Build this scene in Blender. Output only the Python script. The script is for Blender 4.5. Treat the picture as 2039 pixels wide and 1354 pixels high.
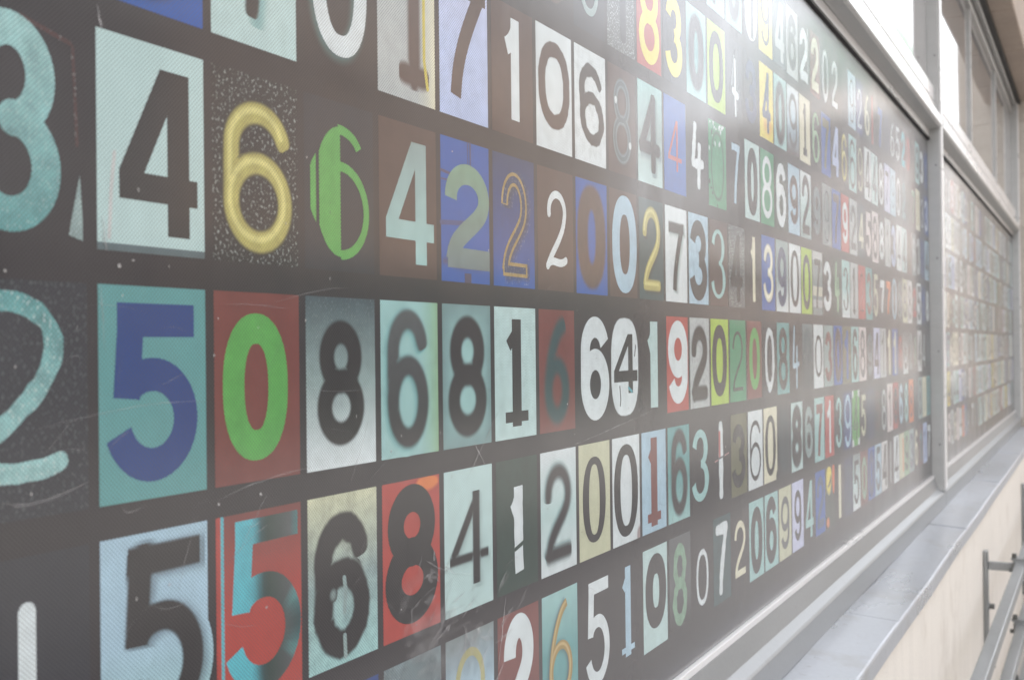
import bpy, bmesh, math, random
import numpy as np
from mathutils import Vector, Matrix

random.seed(7)
for o in list(bpy.data.objects):
    bpy.data.objects.remove(o)
scene = bpy.context.scene
COL = scene.collection
K = 2.0 / 3.0            # survey units -> metres (camera 0.6 m from the printed panel)
EYE = 1.60
R = math.radians

# ------------------------------------------------------------------ camera
cam_d = bpy.data.cameras.new('camera')
cam = bpy.data.objects.new('camera', cam_d)
COL.objects.link(cam)
F_PX = 2200.0
cam_d.sensor_width = 36.0
cam_d.lens = F_PX / 2039.0 * 36.0
cam_d.clip_start = 0.02
cam_d.clip_end = 2000.0
th = math.atan(1175.5 / F_PX)
fwd = Vector((-math.sin(th), math.cos(th), 0))
rgt = Vector((math.cos(th), math.sin(th), 0))
upw = Vector((0, 0, 1))
f2 = (fwd + 0.0068 * upw).normalized()
r2 = (rgt - 0.0110 * upw)
r2 = (r2 - r2.dot(f2) * f2).normalized()
u2 = r2.cross(f2).normalized()
M = Matrix((r2, u2, -f2)).transposed().to_4x4()
M.translation = Vector((0.9 * K, 0, EYE))
cam.matrix_world = M
cam_d.dof.use_dof = True
cam_d.dof.focus_distance = 1.35
cam_d.dof.aperture_fstop = 8.5
scene.camera = cam

# ------------------------------------------------------------------ sky and sun
SUN_EL, SUN_DIR = 63.0, Vector((0.80, 0.30, 0))      # light travels from behind the window wall towards the street
world = bpy.data.worlds.new('World')
scene.world = world
world.use_nodes = True
wn = world.node_tree.nodes
wl = world.node_tree.links
wn.clear()
w_out = wn.new('ShaderNodeOutputWorld')
w_bg = wn.new('ShaderNodeBackground')
w_hs = wn.new('ShaderNodeHueSaturation')
w_sky = wn.new('ShaderNodeTexSky')
w_sky.sky_type = 'NISHITA'
w_sky.sun_disc = False
w_sky.sun_elevation = R(SUN_EL)
w_sky.sun_rotation = math.atan2(-SUN_DIR.x, -SUN_DIR.y)
w_sky.air_density = 1.0
w_sky.dust_density = 4.0
w_sky.ozone_density = 1.0
w_hs.inputs['Saturation'].default_value = 0.16
w_bg.inputs['Strength'].default_value = 0.15
wl.new(w_sky.outputs[0], w_hs.inputs['Color'])
wl.new(w_hs.outputs[0], w_bg.inputs['Color'])
wl.new(w_bg.outputs[0], w_out.inputs['Surface'])

sun_d = bpy.data.lights.new('sun', 'SUN')
sun = bpy.data.objects.new('sun', sun_d)
COL.objects.link(sun)
sun_d.energy = 2.6
sun_d.angle = R(0.6)
sun_d.color = (1.0, 0.95, 0.87)
sv = Vector((SUN_DIR.x, SUN_DIR.y, 0)).normalized() * math.cos(R(SUN_EL)) + Vector((0, 0, -math.sin(R(SUN_EL))))
sun.rotation_euler = sv.to_track_quat('-Z', 'Y').to_euler()

vs = scene.view_settings
vs.view_transform = 'Standard'
vs.look = 'None'
vs.gamma = 1.0
vs.use_curve_mapping = False
vs.exposure = 2.62
scene.render.engine = 'CYCLES'
scene.cycles.transparent_max_bounces = 16
scene.cycles.max_bounces = 8

# ------------------------------------------------------------------ helpers
WORLD_AT = {}


def lin(c):
    def f(v):
        v /= 255.0
        return v / 12.92 if v <= 0.04045 else ((v + 0.055) / 1.055) ** 2.4
    return tuple(f(v) for v in c)


def empty(name, at, label, cat, group=None):
    o = bpy.data.objects.new(name, None)
    o.empty_display_size = 0.1
    COL.objects.link(o)
    o.location = at
    WORLD_AT[o.name] = Vector(at)
    o['label'] = label
    o['category'] = cat
    if group:
        o['group'] = group
    return o


def place(name, mesh, origin, parent=None, mat=None):
    """mesh is in coordinates relative to origin; origin is in the world"""
    ob = bpy.data.objects.new(name, mesh)
    COL.objects.link(ob)
    if mat and not mesh.materials:
        mesh.materials.append(mat)
    origin = Vector(origin)
    if parent:
        ob.parent = parent
        ob.location = origin - WORLD_AT[parent.name]
    else:
        ob.location = origin
    WORLD_AT[ob.name] = origin
    return ob


def bm_mesh(bm, name='m'):
    me = bpy.data.meshes.new(name)
    bmesh.ops.recalc_face_normals(bm, faces=bm.faces)
    bm.to_mesh(me)
    bm.free()
    return me


def box(name, a, b, mat, parent=None, bevel=0.0, seg=1):
    """box between world corners a and b, origin at its base centre"""
    a = Vector(a); b = Vector(b)
    org = Vector(((a.x + b.x) / 2, (a.y + b.y) / 2, a.z))
    bm = bmesh.new()
    bmesh.ops.create_cube(bm, size=1.0)
    s = b - a
    for v in bm.verts:
        v.co = Vector((v.co.x * s.x, v.co.y * s.y, (v.co.z + 0.5) * s.z))
    if bevel:
        bmesh.ops.bevel(bm, geom=list(bm.edges), offset=bevel, segments=seg, affect='EDGES', profile=0.6)
    return place(name, bm_mesh(bm), org, parent, mat)


def extrude_y(name, prof, y0, y1, mat, parent=None, bevel=0.0, cuts=0):
    """(x,z) world profile swept along the wall"""
    org = Vector((0, y0, 0))
    bm = bmesh.new()
    rings = []
    n = cuts + 1
    for k in range(n + 1):
        y = (y1 - y0) * k / n
        rings.append([bm.verts.new((x, y, z)) for x, z in prof])
    m = len(prof)
    for k in range(n):
        for i in range(m):
            bm.faces.new((rings[k][i], rings[k][(i + 1) % m], rings[k + 1][(i + 1) % m], rings[k + 1][i]))
    bm.faces.new(rings[0]); bm.faces.new(rings[-1])
    if bevel:
        ed = [e for e in bm.edges if abs(e.verts[0].co.y - e.verts[1].co.y) > 1e-4]
        bmesh.ops.bevel(bm, geom=ed, offset=bevel, segments=2, affect='EDGES', profile=0.5)
    return place(name, bm_mesh(bm), org, parent, mat)


def cyl(name, p, axis, r, length, mat, parent=None, n=12):
    bm = bmesh.new()
    bmesh.ops.create_cone(bm, cap_ends=True, segments=n, radius1=r, radius2=r, depth=length)
    q = Vector((0, 0, 1)).rotation_difference(Vector(axis).normalized())
    bmesh.ops.rotate(bm, cent=(0, 0, 0), matrix=q.to_matrix(), verts=bm.verts)
    return place(name, bm_mesh(bm), p, parent, mat)


# ------------------------------------------------------------------ materials
class NT:
    def __init__(self, name):
        self.m = bpy.data.materials.new(name)
        self.m.use_nodes = True
        self.t = self.m.node_tree
        self.t.nodes.clear()
        self.out = self.t.nodes.new('ShaderNodeOutputMaterial')

    def n(self, typ, **kw):
        nd = self.t.nodes.new(typ)
        for k, v in kw.items():
            if k.startswith('_'):
                setattr(nd, k[1:], v)
        return nd

    def l(self, a, b):
        self.t.links.new(a, b)

    def math(self, op, a, b=None, clamp=False):
        nd = self.n('ShaderNodeMath', _operation=op)
        nd.use_clamp = clamp
        for i, v in enumerate((a, b)):
            if v is None:
                continue
            if isinstance(v, (int, float)):
                nd.inputs[i].default_value = v
            else:
                self.l(v, nd.inputs[i])
        return nd.outputs[0]

    def ramp(self, src, lo, hi, o0=0.0, o1=1.0):
        nd = self.n('ShaderNodeMapRange')
        nd.interpolation_type = 'SMOOTHSTEP'
        self.l(src, nd.inputs['Value'])
        nd.inputs['From Min'].default_value = lo
        nd.inputs['From Max'].default_value = hi
        nd.inputs['To Min'].default_value = o0
        nd.inputs['To Max'].default_value = o1
        return nd.outputs['Result']

    def mix(self, fac, a, b, mode='MIX'):
        nd = self.n('ShaderNodeMix')
        nd.data_type = 'RGBA'
        nd.blend_type = mode
        nd.clamp_factor = True
        for i, v in ((0, fac), (6, a), (7, b)):
            if isinstance(v, (int, float)):
                nd.inputs[i].default_value = v
            elif isinstance(v, tuple):
                nd.inputs[i].default_value = (v[0], v[1], v[2], 1)
            else:
                self.l(v, nd.inputs[i])
        return nd.outputs[2]

    def noise(self, vec, scale, detail=3.0, rough=0.55, stretch=None):
        if stretch:
            mp = self.n('ShaderNodeMapping')
            mp.inputs['Scale'].default_value = stretch
            self.l(vec, mp.inputs['Vector'])
            vec = mp.outputs[0]
        nd = self.n('ShaderNodeTexNoise')
        nd.inputs['Scale'].default_value = scale
        nd.inputs['Detail'].default_value = detail
        nd.inputs['Roughness'].default_value = rough
        self.l(vec, nd.inputs['Vector'])
        return nd.outputs[0]


def surface(name, col, rough=0.6, metal=0.0, vary=0.15, scale=6.0, fine=120.0, fine_amt=0.08, bump=0.1,
            stretch=None, spots=0.0, spot_col=(0.05, 0.045, 0.04), coat=0.0, spec=0.5, rvar=0.12, patch=None):
    t = NT(name)
    pos = t.n('ShaderNodeNewGeometry').outputs['Position']
    n1 = t.noise(pos, scale, 5.0, 0.6, stretch)
    n2 = t.noise(pos, fine, 3.0, 0.6)
    v = t.math('ADD', t.math('MULTIPLY', t.math('SUBTRACT', n1, 0.5), vary * 2.4),
               t.math('MULTIPLY', t.math('SUBTRACT', n2, 0.5), fine_amt * 2.4))
    v = t.math('ADD', v, 1.0)
    base = t.n('ShaderNodeRGB')
    base.outputs[0].default_value = (col[0], col[1], col[2], 1)
    sc = t.n('ShaderNodeVectorMath', _operation='SCALE')
    t.l(base.outputs[0], sc.inputs[0])
    t.l(v, sc.inputs['Scale'])
    c = sc.outputs[0]
    if patch:
        np_ = t.noise(pos, patch[1], 4.0, 0.65)
        c = t.mix(t.math('MULTIPLY', t.ramp(np_, 0.52, 0.68), patch[2]), c, patch[0])
    if spots:
        n3 = t.noise(pos, 38.0, 4.0, 0.7)
        c = t.mix(t.math('MULTIPLY', t.ramp(n3, 0.62, 0.72), spots), c, spot_col)
    p = t.n('ShaderNodeBsdfPrincipled')
    t.l(c, p.inputs['Base Color'])
    p.inputs['Metallic'].default_value = metal
    p.inputs['Specular IOR Level'].default_value = spec
    p.inputs['Coat Weight'].default_value = coat
    p.inputs['Coat Roughness'].default_value = 0.12
    t.l(t.math('ADD', t.math('MULTIPLY', t.math('SUBTRACT', n1, 0.5), rvar * 2), rough, True), p.inputs['Roughness'])
    if bump:
        b = t.n('ShaderNodeBump')
        b.inputs['Strength'].default_value = bump
        b.inputs['Distance'].default_value = 0.002
        t.l(n2, b.inputs['Height'])
        t.l(b.outputs[0], p.inputs['Normal'])
    t.l(p.outputs[0], t.out.inputs['Surface'])
    return t.m


def print_material():
    """perforated printed film under a clear glossy sheet: ink from the colour attribute"""
    t = NT('printed_film')
    pos = t.n('ShaderNodeNewGeometry').outputs['Position']
    ca = t.n('ShaderNodeAttribute', _attribute_name='Col')
    ta = t.n('ShaderNodeAttribute', _attribute_name='Tex')
    ts = t.n('ShaderNodeSeparateColor'); t.l(ta.outputs['Color'], ts.inputs[0])
    sp = t.n('ShaderNodeSeparateXYZ'); t.l(pos, sp.inputs[0])
    # ink mottle
    n1 = t.noise(pos, 55.0, 6.0, 0.65)
    n2 = t.noise(pos, 420.0, 2.0, 0.5, (1, 1.0, 0.8))
    n3 = t.noise(pos, 22.0, 5.0, 0.6, (1, 1.0, 0.22))
    nw = t.noise(pos, 900.0, 1.0, 0.5)
    mot = t.math('MULTIPLY', t.math('SUBTRACT', n1, 0.5), t.math('MULTIPLY', ts.outputs[0], 3.2))
    mot = t.math('ADD', mot, t.math('MULTIPLY', t.math('SUBTRACT', nw, 0.5), 0.22))
    mot = t.math('ADD', mot, t.math('MULTIPLY', t.math('SUBTRACT', n3, 0.5), 0.30))
    val = t.math('MAXIMUM', t.math('ADD', mot, 1.0), 0.15)
    sc = t.n('ShaderNodeVectorMath', _operation='SCALE')
    t.l(ca.outputs['Color'], sc.inputs[0]); t.l(val, sc.inputs['Scale'])
    c = sc.outputs[0]
    c = t.mix(t.math('MULTIPLY', t.ramp(n2, 0.585, 0.64), ts.outputs[1]), c, (0.62, 0.72, 0.70))
    c = t.mix(t.math('MULTIPLY', t.ramp(n1, 0.56, 0.64), ts.outputs[2]), c, (0.035, 0.028, 0.028))
    # perforation holes, 1.7 mm apart on a diamond grid
    u = t.math('MULTIPLY', t.math('ADD', sp.outputs[1], sp.outputs[2]), 0.70711)
    w = t.math('MULTIPLY', t.math('SUBTRACT', sp.outputs[2], sp.outputs[1]), 0.70711)
    cx = t.n('ShaderNodeCombineXYZ'); t.l(u, cx.inputs[0]); t.l(w, cx.inputs[1])
    vo = t.n('ShaderNodeTexVoronoi')
    vo.voronoi_dimensions = '2D'; vo.feature = 'F1'
    vo.inputs['Scale'].default_value = 1.0 / 0.0024
    vo.inputs['Randomness'].default_value = 0.0
    t.l(cx.outputs[0], vo.inputs['Vector'])
    hole = t.ramp(vo.outputs['Distance'], 0.28, 0.40, 1.0, 0.0)
    dk = t.n('ShaderNodeVectorMath', _operation='MULTIPLY_ADD')
    t.l(c, dk.inputs[0]); dk.inputs[1].default_value = (0.44, 0.44, 0.44); dk.inputs[2].default_value = (0.032, 0.029, 0.030)
    c = t.mix(hole, c, dk.outputs[0])
    p = t.n('ShaderNodeBsdfPrincipled')
    t.l(c, p.inputs['Base Color'])
    p.inputs['Roughness'].default_value = 0.55
    p.inputs['Specular IOR Level'].default_value = 0.25
    p.inputs['Coat Weight'].default_value = 1.0
    p.inputs['Coat IOR'].default_value = 1.68
    ns = t.noise(pos, 9.0, 6.0, 0.7, (1, 1.0, 0.35))
    t.l(t.ramp(ns, 0.30, 0.75, 0.13, 0.21), p.inputs['Coat Roughness'])
    nb = t.noise(pos, 2.2, 1.0, 0.4)
    b = t.n('ShaderNodeBump'); b.inputs['Strength'].default_value = 0.10; b.inputs['Distance'].default_value = 0.01
    t.l(nb, b.inputs['Height']); t.l(b.outputs[0], p.inputs['Coat Normal'])
    tr = t.n('ShaderNodeBsdfTransparent')
    mx = t.n('ShaderNodeMixShader')
    t.l(ca.outputs['Alpha'], mx.inputs[0]); t.l(tr.outputs[0], mx.inputs[1]); t.l(p.outputs[0], mx.inputs[2])
    t.l(mx.outputs[0], t.out.inputs['Surface'])
    return t.m


def glass_material(name, base, ior=1.75, coat=1.0):
    t = NT(name)
    pos = t.n('ShaderNodeNewGeometry').outputs['Position']
    p = t.n('ShaderNodeBsdfPrincipled')
    p.inputs['Base Color'].default_value = (*base, 1)
    p.inputs['Roughness'].default_value = 0.03
    p.inputs['IOR'].default_value = ior
    p.inputs['Coat Weight'].default_value = coat
    p.inputs['Coat IOR'].default_value = 1.5
    p.inputs['Coat Roughness'].default_value = 0.015
    nb = t.noise(pos, 1.1, 1.0, 0.4)
    b = t.n('ShaderNodeBump'); b.inputs['Strength'].default_value = 0.12; b.inputs['Distance'].default_value = 0.01
    t.l(nb, b.inputs['Height']); t.l(b.outputs[0], p.inputs['Normal']); t.l(b.outputs[0], p.inputs['Coat Normal'])
    t.l(p.outputs[0], t.out.inputs['Surface'])
    return t.m


MAT = {
    'print': print_material(),
    'glass': glass_material('window_glass', (0.33, 0.315, 0.305), 1.7, 0.0),
    'far_glass': glass_material('far_window_glass', (0.03, 0.035, 0.04), 1.45),
    'frame': surface('grey_frame_paint', (0.385, 0.38, 0.37), 0.38, 0.15, 0.14, 5, 160, 0.05, 0.05, (1, 0.6, 4), 0.25, (0.16, 0.14, 0.12), 0.25),
    'frame_sheen': surface('sky_sheen_frame_metal', (0.70, 0.68, 0.67), 0.30, 0.25, 0.10, 4, 160, 0.05, 0.05, (1, 0.35, 3), 0.2, (0.25, 0.22, 0.2), 0.4),  # brighter copy of the frame metal: sky sheen put into the base colour
    'rail': surface('dull_rail_metal', (0.27, 0.275, 0.28), 0.42, 0.3, 0.16, 4, 120, 0.06, 0.06, (1, 0.4, 2), 0.3, (0.2, 0.18, 0.16), 0.1),
    'gasket': surface('black_rubber', (0.02, 0.019, 0.018), 0.6, 0, 0.2, 8, 200, 0.1, 0.05),
    'zinc': surface('weathered_zinc_sheet', (0.46, 0.475, 0.505), 0.34, 0.5, 0.20, 3.0, 90, 0.08, 0.06, (1, 0.3, 1), 0.5, (0.26, 0.24, 0.22), 0.0, 0.5, 0.3, ((0.36, 0.35, 0.34), 9.0, 0.45)),
    'cream': surface('cream_limestone', (0.79, 0.735, 0.67), 0.85, 0, 0.09, 5.0, 260, 0.13, 0.35, (1, 4.0, 0.3), 0.25, (0.50, 0.42, 0.35), 0.0, 0.4, 0.1, ((0.60, 0.53, 0.46), 3.5, 0.4)),
    'soffit': surface('brown_soffit_stone', (0.39, 0.315, 0.26), 0.9, 0, 0.22, 3.0, 70, 0.14, 0.4, None, 0.25, (0.10, 0.08, 0.065)),
    'joint': surface('mortar', (0.16, 0.14, 0.12), 0.95, 0, 0.15, 5, 80, 0.1, 0.2),
    'pier': surface('beige_sandstone', (0.52, 0.465, 0.405), 0.9, 0, 0.2, 5.0, 60, 0.16, 0.5, None, 0.3, (0.25, 0.19, 0.13)),
    'steel': surface('galvanised_steel', (0.27, 0.275, 0.275), 0.42, 0.55, 0.2, 9.0, 120, 0.08, 0.1, None, 0.3, (0.14, 0.12, 0.10), 0.0, 0.5, 0.2),
    'bolt': surface('dark_bolt_steel', (0.12, 0.12, 0.115), 0.5, 0.6, 0.2, 30, 200, 0.1, 0.1),
    'paving': surface('grey_paving', (0.42, 0.40, 0.38), 0.9, 0, 0.2, 1.2, 60, 0.15, 0.3, None, 0.3),
    'asphalt': surface('granite_roadway', (0.10, 0.098, 0.096), 0.9, 0, 0.25, 0.8, 90, 0.3, 0.5),
    'slabs': surface('dark_basalt_paving', (0.10, 0.099, 0.097), 0.9, 0, 0.2, 1.2, 60, 0.15, 0.3, None, 0.3),
    'kerb': surface('granite_kerb', (0.30, 0.29, 0.28), 0.85, 0, 0.15, 3, 90, 0.2, 0.3),
    'ochre': surface('ochre_render', (0.36, 0.265, 0.195), 0.9, 0, 0.15, 0.5, 20, 0.1, 0.2),
    'pale': surface('pale_stone_render', (0.33, 0.30, 0.285), 0.9, 0, 0.12, 0.5, 20, 0.1, 0.2),
    'greystone': surface('grey_stone_front', (0.18, 0.18, 0.185), 0.9, 0, 0.12, 0.5, 20, 0.1, 0.2),
    'rose': surface('rose_render', (0.22, 0.175, 0.155), 0.9, 0, 0.12, 0.5, 20, 0.1, 0.2),
    'copper': surface('verdigris_copper', (0.11, 0.145, 0.127), 0.7, 0.1, 0.2, 0.8, 14, 0.1, 0.2),
    'slate': surface('slate_roof', (0.09, 0.09, 0.10), 0.8, 0, 0.2, 1, 20, 0.2, 0.2),
    'trim': surface('pale_trim', (0.32, 0.31, 0.29), 0.85, 0, 0.1, 1, 30, 0.08, 0.1),
    'door': surface('dark_door_paint', (0.05, 0.07, 0.06), 0.5, 0, 0.1, 4, 60, 0.05, 0.05),
}


def U(x, s, h):
    """survey units -> world (x out of the wall, s along it, h above the eye)"""
    return Vector((x * K, s * K, EYE + h * K))


def ubox(name, x0, x1, s0, s1, h0, h1, mat, parent=None, bevel=0.0, seg=1):
    return box(name, U(x0, s0, h0), U(x1, s1, h1), MAT[mat], parent, bevel, seg)


def uprof(name, prof, s0, s1, mat, parent=None, bevel=0.0, cuts=0):
    return extrude_y(name, [(x * K, EYE + h * K) for x, h in prof], s0 * K, s1 * K, MAT[mat], parent, bevel, cuts)


GROUND = -EYE / K
S_MUL, S_END, S_BEG = 6.95, 13.93, 0.38

# ------------------------------------------------------------------ street
def sheet(name, x0, x1, y0, y1, z, mat):
    me = bpy.data.meshes.new(name)
    me.from_pydata([(x0, y0, z), (x1, y0, z), (x1, y1, z), (x0, y1, z)], [], [(0, 1, 2, 3)])
    ob = place(name, me, (0, 0, 0), None, MAT[mat])
    ob['kind'] = 'structure'
    return ob


sheet('ground', -400, 400, -400, 400, -0.13, 'asphalt')
sheet('road', 2.75, 8.25, -80, 113.8, -0.12, 'asphalt')
p = box('pavement', (-0.2, -80, -0.4), (2.6, 113.5, 0), MAT['paving']); p['kind'] = 'structure'
p = box('opposite_pavement', (8.4, -80, -0.4), (12.0, 113.5, 0), MAT['slabs']); p['kind'] = 'structure'
for x in (2.605, 8.255):
    kroot = bpy.data.objects.new('kerb', None)
    COL.objects.link(kroot); kroot.location = (x, 0, -0.4); WORLD_AT[kroot.name] = Vector((x, 0, -0.4)); kroot['kind'] = 'structure'
    for i in range(40):
        box('kerb_stone', (x, -8 + i * 1.2 + 0.006, -0.4), (x + 0.14, -8 + (i + 1) * 1.2, 0.008), MAT['kerb'], kroot, 0.01)

# ------------------------------------------------------------------ stone building round the window
bld = empty('stone_building', U(0.1, 7, GROUND), 'cream stone building front framing the long window of printed numbers', 'building')
ubox('base_wall', -0.6, 0.235, -9, 14.08, GROUND, -1.012, 'cream', bld)
ubox('core_wall', -0.9, -0.35, -9, 24, GROUND + 0.01, 10.59, 'joint', bld)
lint = ubox('lintel', -0.34, 0.262, -9, 14.14, 2.812, 3.75, 'joint', bld)
k = 0
s = -8.9
while s < 14.0:
    ubox('stone_block', -0.33, 0.283, s + 0.008, min(s + 1.46, 14.135), 2.80, 3.30, 'soffit', lint, 0.006)
    s += 1.468
ubox('upper_wall', -0.34, 0.27, -9, 14.14, 3.76, 10.6, 'pier', bld)
ubox('cornice', -0.34, 0.62, -9, 24, 10.61, 11.1, 'pier', bld, 0.02)
pier = ubox('pier', -0.34, 0.575, 14.16, 24, GROUND + 0.005, 10.6, 'pier', bld)
h = GROUND + 0.01
rr = random.Random(3)
while h < 10.2:
    h1 = min(h + 0.62, 10.6)
    s0 = 14.145
    w = 1.1 if int((h + 10) / 0.62) % 2 else 0.7
    while s0 < 18:
        ubox('stone_block', -0.33, 0.59 + rr.uniform(0, 0.008), s0, s0 + w - 0.004, h, h1 - 0.004, 'pier', pier, 0.003)
        s0 += w
        w = 1.1
    h = h1 + 0.0
near_pier = ubox('pier', -0.34, 0.275, -9, S_BEG - 0.12, -1.0, 2.795, 'pier', bld)

nb = empty('added_shadow_house', (-3, 60, 0), 'plain stone house added to keep the far pavement on the window side in shadow', 'building')  # unseen house, added so the building shadow runs on down the street
box('wall', (-8, 16.05, 0.001), (0.2, 110, 8.6), MAT['pier'], nb)
box('cornice', (-8, 16.06, 8.601), (0.55, 110, 9.0), MAT['trim'], nb, 0.03)
for i in range(18):
    wd = box('window', (0.201, 19 + i * 5, 1.0), (0.26, 20.6 + i * 5, 3.0), MAT['trim'], nb)
    box('pane', (0.261, 19.15 + i * 5, 1.15), (0.272, 20.45 + i * 5, 2.85), MAT['far_glass'], wd)

# ------------------------------------------------------------------ window frame
win = empty('window_frame', U(0, 7, -0.97), 'grey metal window frame with tall mullions around the printed panels', 'window')
MUL = [(S_BEG - 0.1, S_BEG), (S_MUL, S_MUL + 0.085), (S_END, S_END + 0.12)]
for i, (a, b) in enumerate(MUL):
    m = ubox('mullion', -0.03, 0.066, a, b, -0.874, 2.745, 'frame', win, 0.003, 2)
    ubox('cover_strip', 0.0665, 0.0765, a + 0.012, b - 0.008, -0.86, 2.74, 'frame_sheen', m, 0.0015)
    ubox('foot', -0.03, 0.0655, a + 0.001, b - 0.001, -0.974, -0.8745, 'rail', m)
    for hs in (-0.6, -0.05, 0.5, 1.05, 1.7, 2.3):
        cyl('screw', U(0.045, a - 0.001, hs), (0, 1, 0), 0.005 * K, 0.006 * K, MAT['bolt'], m, 10)
for a, b in ((S_BEG, S_MUL), (S_MUL + 0.085, S_END)):
    a += 0.002; b -= 0.002
    ubox('gasket', -0.01, 0.012, a, b, 1.205, 1.217, 'gasket', win)
    ubox('frame_board', -0.02, 0.010, a, b, 1.218, 1.262, 'frame_sheen', win, 0.001)
    tr = uprof('transom', [(-0.02, 1.264), (0.012, 1.264), (0.066, 1.272), (0.074, 1.279), (0.074, 1.336), (0.066, 1.343), (-0.02, 1.343)], a, b, 'frame', win)
    uprof('cover_strip', [(0.0743, 1.281), (0.080, 1.283), (0.080, 1.334), (0.0743, 1.336)], a, b, 'frame_sheen', tr)
    ubox('glazing_rail', -0.02, 0.044, a, b, 1.344, 1.418, 'frame_sheen', win, 0.003, 2)
    ubox('shadow_gap', -0.02, 0.030, a, b, 1.419, 1.428, 'gasket', win)
    ubox('glazing_rail', -0.02, 0.040, a, b, 1.429, 1.515, 'frame_sheen', win, 0.004, 2)
    # head of the upper lights
    ubox('head_rail', -0.02, 0.030, a, b, 2.62, 2.66, 'frame', win, 0.003)
    ubox('head_channel', -0.02, 0.020, a, b, 2.661, 2.715, 'gasket', win)
    ubox('head_rail', -0.02, 0.062, a, b, 2.716, 2.745, 'frame', win, 0.003)
    # slender bars and the panes between them
    n = 3
    cuts = [a + (b - a) * i / n for i in range(n + 1)]
    for i in range(1, n):
        gb = ubox('glazing_bar', -0.012, 0.016, cuts[i] - 0.02, cuts[i] + 0.02, 1.516, 2.619, 'frame', win, 0.003, 2)
        ubox('cover_strip', 0.0165, 0.0205, cuts[i] - 0.014, cuts[i] + 0.014, 1.52, 2.615, 'frame_sheen', gb, 0.0015)
    for i in range(n):
        c0 = cuts[i] + (0.021 if i else 0.001)
        c1 = cuts[i + 1] - (0.021 if i < n - 1 else 0.001)
        ubox('window_pane', -0.012, 0.0, c0, c1, 1.5155, 2.6195, 'glass', win)
    # foot of the printed panels
    ubox('bead', -0.02, 0.014, a, b, -0.802, -0.783, 'frame_sheen', win, 0.002, 2)
    uprof('bottom_rail', [(-0.02, -0.803), (0.012, -0.803), (0.034, -0.862), (0.060, -0.880), (0.066, -0.887), (0.066, -0.972), (-0.02, -0.972)],
          a, b, 'rail', win, 0.0012)
ubox('head_plate', -0.02, 0.10, S_BEG - 0.1, S_END + 0.12, 2.746, 2.797, 'gasket', win)

# ------------------------------------------------------------------ sheet metal sill
sill = empty('window_sill', U(0.15, 7, -1.0), 'sloping zinc sheet sill with folded lip below the printed panels', 'sill')
s = S_BEG - 0.1
ends = [s, 1.9, 4.12, 6.32, 8.52, 10.72, 12.92, S_END + 0.15]
for i in range(len(ends) - 1):
    d = 0.0012 * (i % 2)
    sh = uprof('sill_sheet', [(0.052, -0.972 + d), (0.247, -0.986 + d), (0.2545, -0.9885 + d), (0.2575, -0.995 + d), (0.2575, -1.048), (0.2495, -1.048),
                              (0.2495, -1.0), (0.052, -0.988)], ends[i] + 0.0004, ends[i + 1] - 0.0004, 'zinc', sill, 0.0, 8)
    for v in sh.data.vertices:      # sheet metal is never dead straight
        y = v.co.y + ends[i] * K
        v.co.z += 0.0011 * math.sin(y * 5.3) + 0.0006 * math.sin(y * 13.0 + v.co.x * 40)
        if v.co.x > 0.24 * K:
            v.co.x += 0.0012 * math.sin(y * 4.1 + 1.0)
    if i:
        uprof('seam_strip', [(0.07, -0.9705), (0.2505, -0.9835), (0.2505, -0.9865), (0.07, -0.9735)], ends[i] - 0.02, ends[i] + 0.02, 'zinc', sill)

# ------------------------------------------------------------------ steel barrier along the wall
bar = empty('steel_barrier', U(0.4, 7.4, GROUND), 'galvanised steel guard rails bolted to the cream wall below the sill', 'railing')
RAILS = (-1.365, -1.735, -2.10)
for h in RAILS:
    for a, b in ((-3.4, 0.13), (0.15, 3.75), (3.77, 7.37), (7.39, 10.99), (11.01, 14.0)):
        ubox('rail', 0.418, 0.476, a, b, h - 0.030, h + 0.030, 'steel', bar, 0.004, 2)
for sp in (0.14, 3.76, 7.38, 11.0):
    post = ubox('post', 0.4905, 0.54, sp - 0.026, sp + 0.026, GROUND, -1.27, 'steel', bar, 0.003)
    plate = ubox('wall_plate', 0.236, 0.262, sp - 0.035, sp + 0.035, -2.28, -1.28, 'steel', bar, 0.003)
    for hb in (-1.62, -1.98, -2.2):
        cyl('bolt', U(0.277, sp, hb), (1, 0, 0), 0.017 * K, 0.036 * K, MAT['bolt'], plate, 6)
        cyl('washer', U(0.2635, sp, hb), (1, 0, 0), 0.026 * K, 0.005 * K, MAT['steel'], plate, 16)
    arm = ubox('arm', 0.2625, 0.4015, sp - 0.014, sp + 0.014, -1.395, -1.345, 'steel', bar, 0.002)
    for h in RAILS:
        cl = ubox('clamp', 0.402, 0.490, sp - 0.042, sp + 0.042, h - 0.042, h + 0.038, 'steel', bar, 0.004)
        ubox('clamp_plate', 0.392, 0.50, sp - 0.034, sp + 0.034, h + 0.0385, h + 0.058, 'steel', cl, 0.003)
        cyl('bolt', U(0.412, sp - 0.03, h + 0.070), (0, 0, 1), 0.015 * K, 0.026 * K, MAT['bolt'], cl, 6)
        cyl('bolt', U(0.482, sp - 0.03, h + 0.070), (0, 0, 1), 0.015 * K, 0.026 * K, MAT['bolt'], cl, 6)
        cyl('bolt', U(0.394, sp - 0.02, h - 0.02), (1, 0, 0), 0.013 * K, 0.024 * K, MAT['bolt'], cl, 6)

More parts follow.
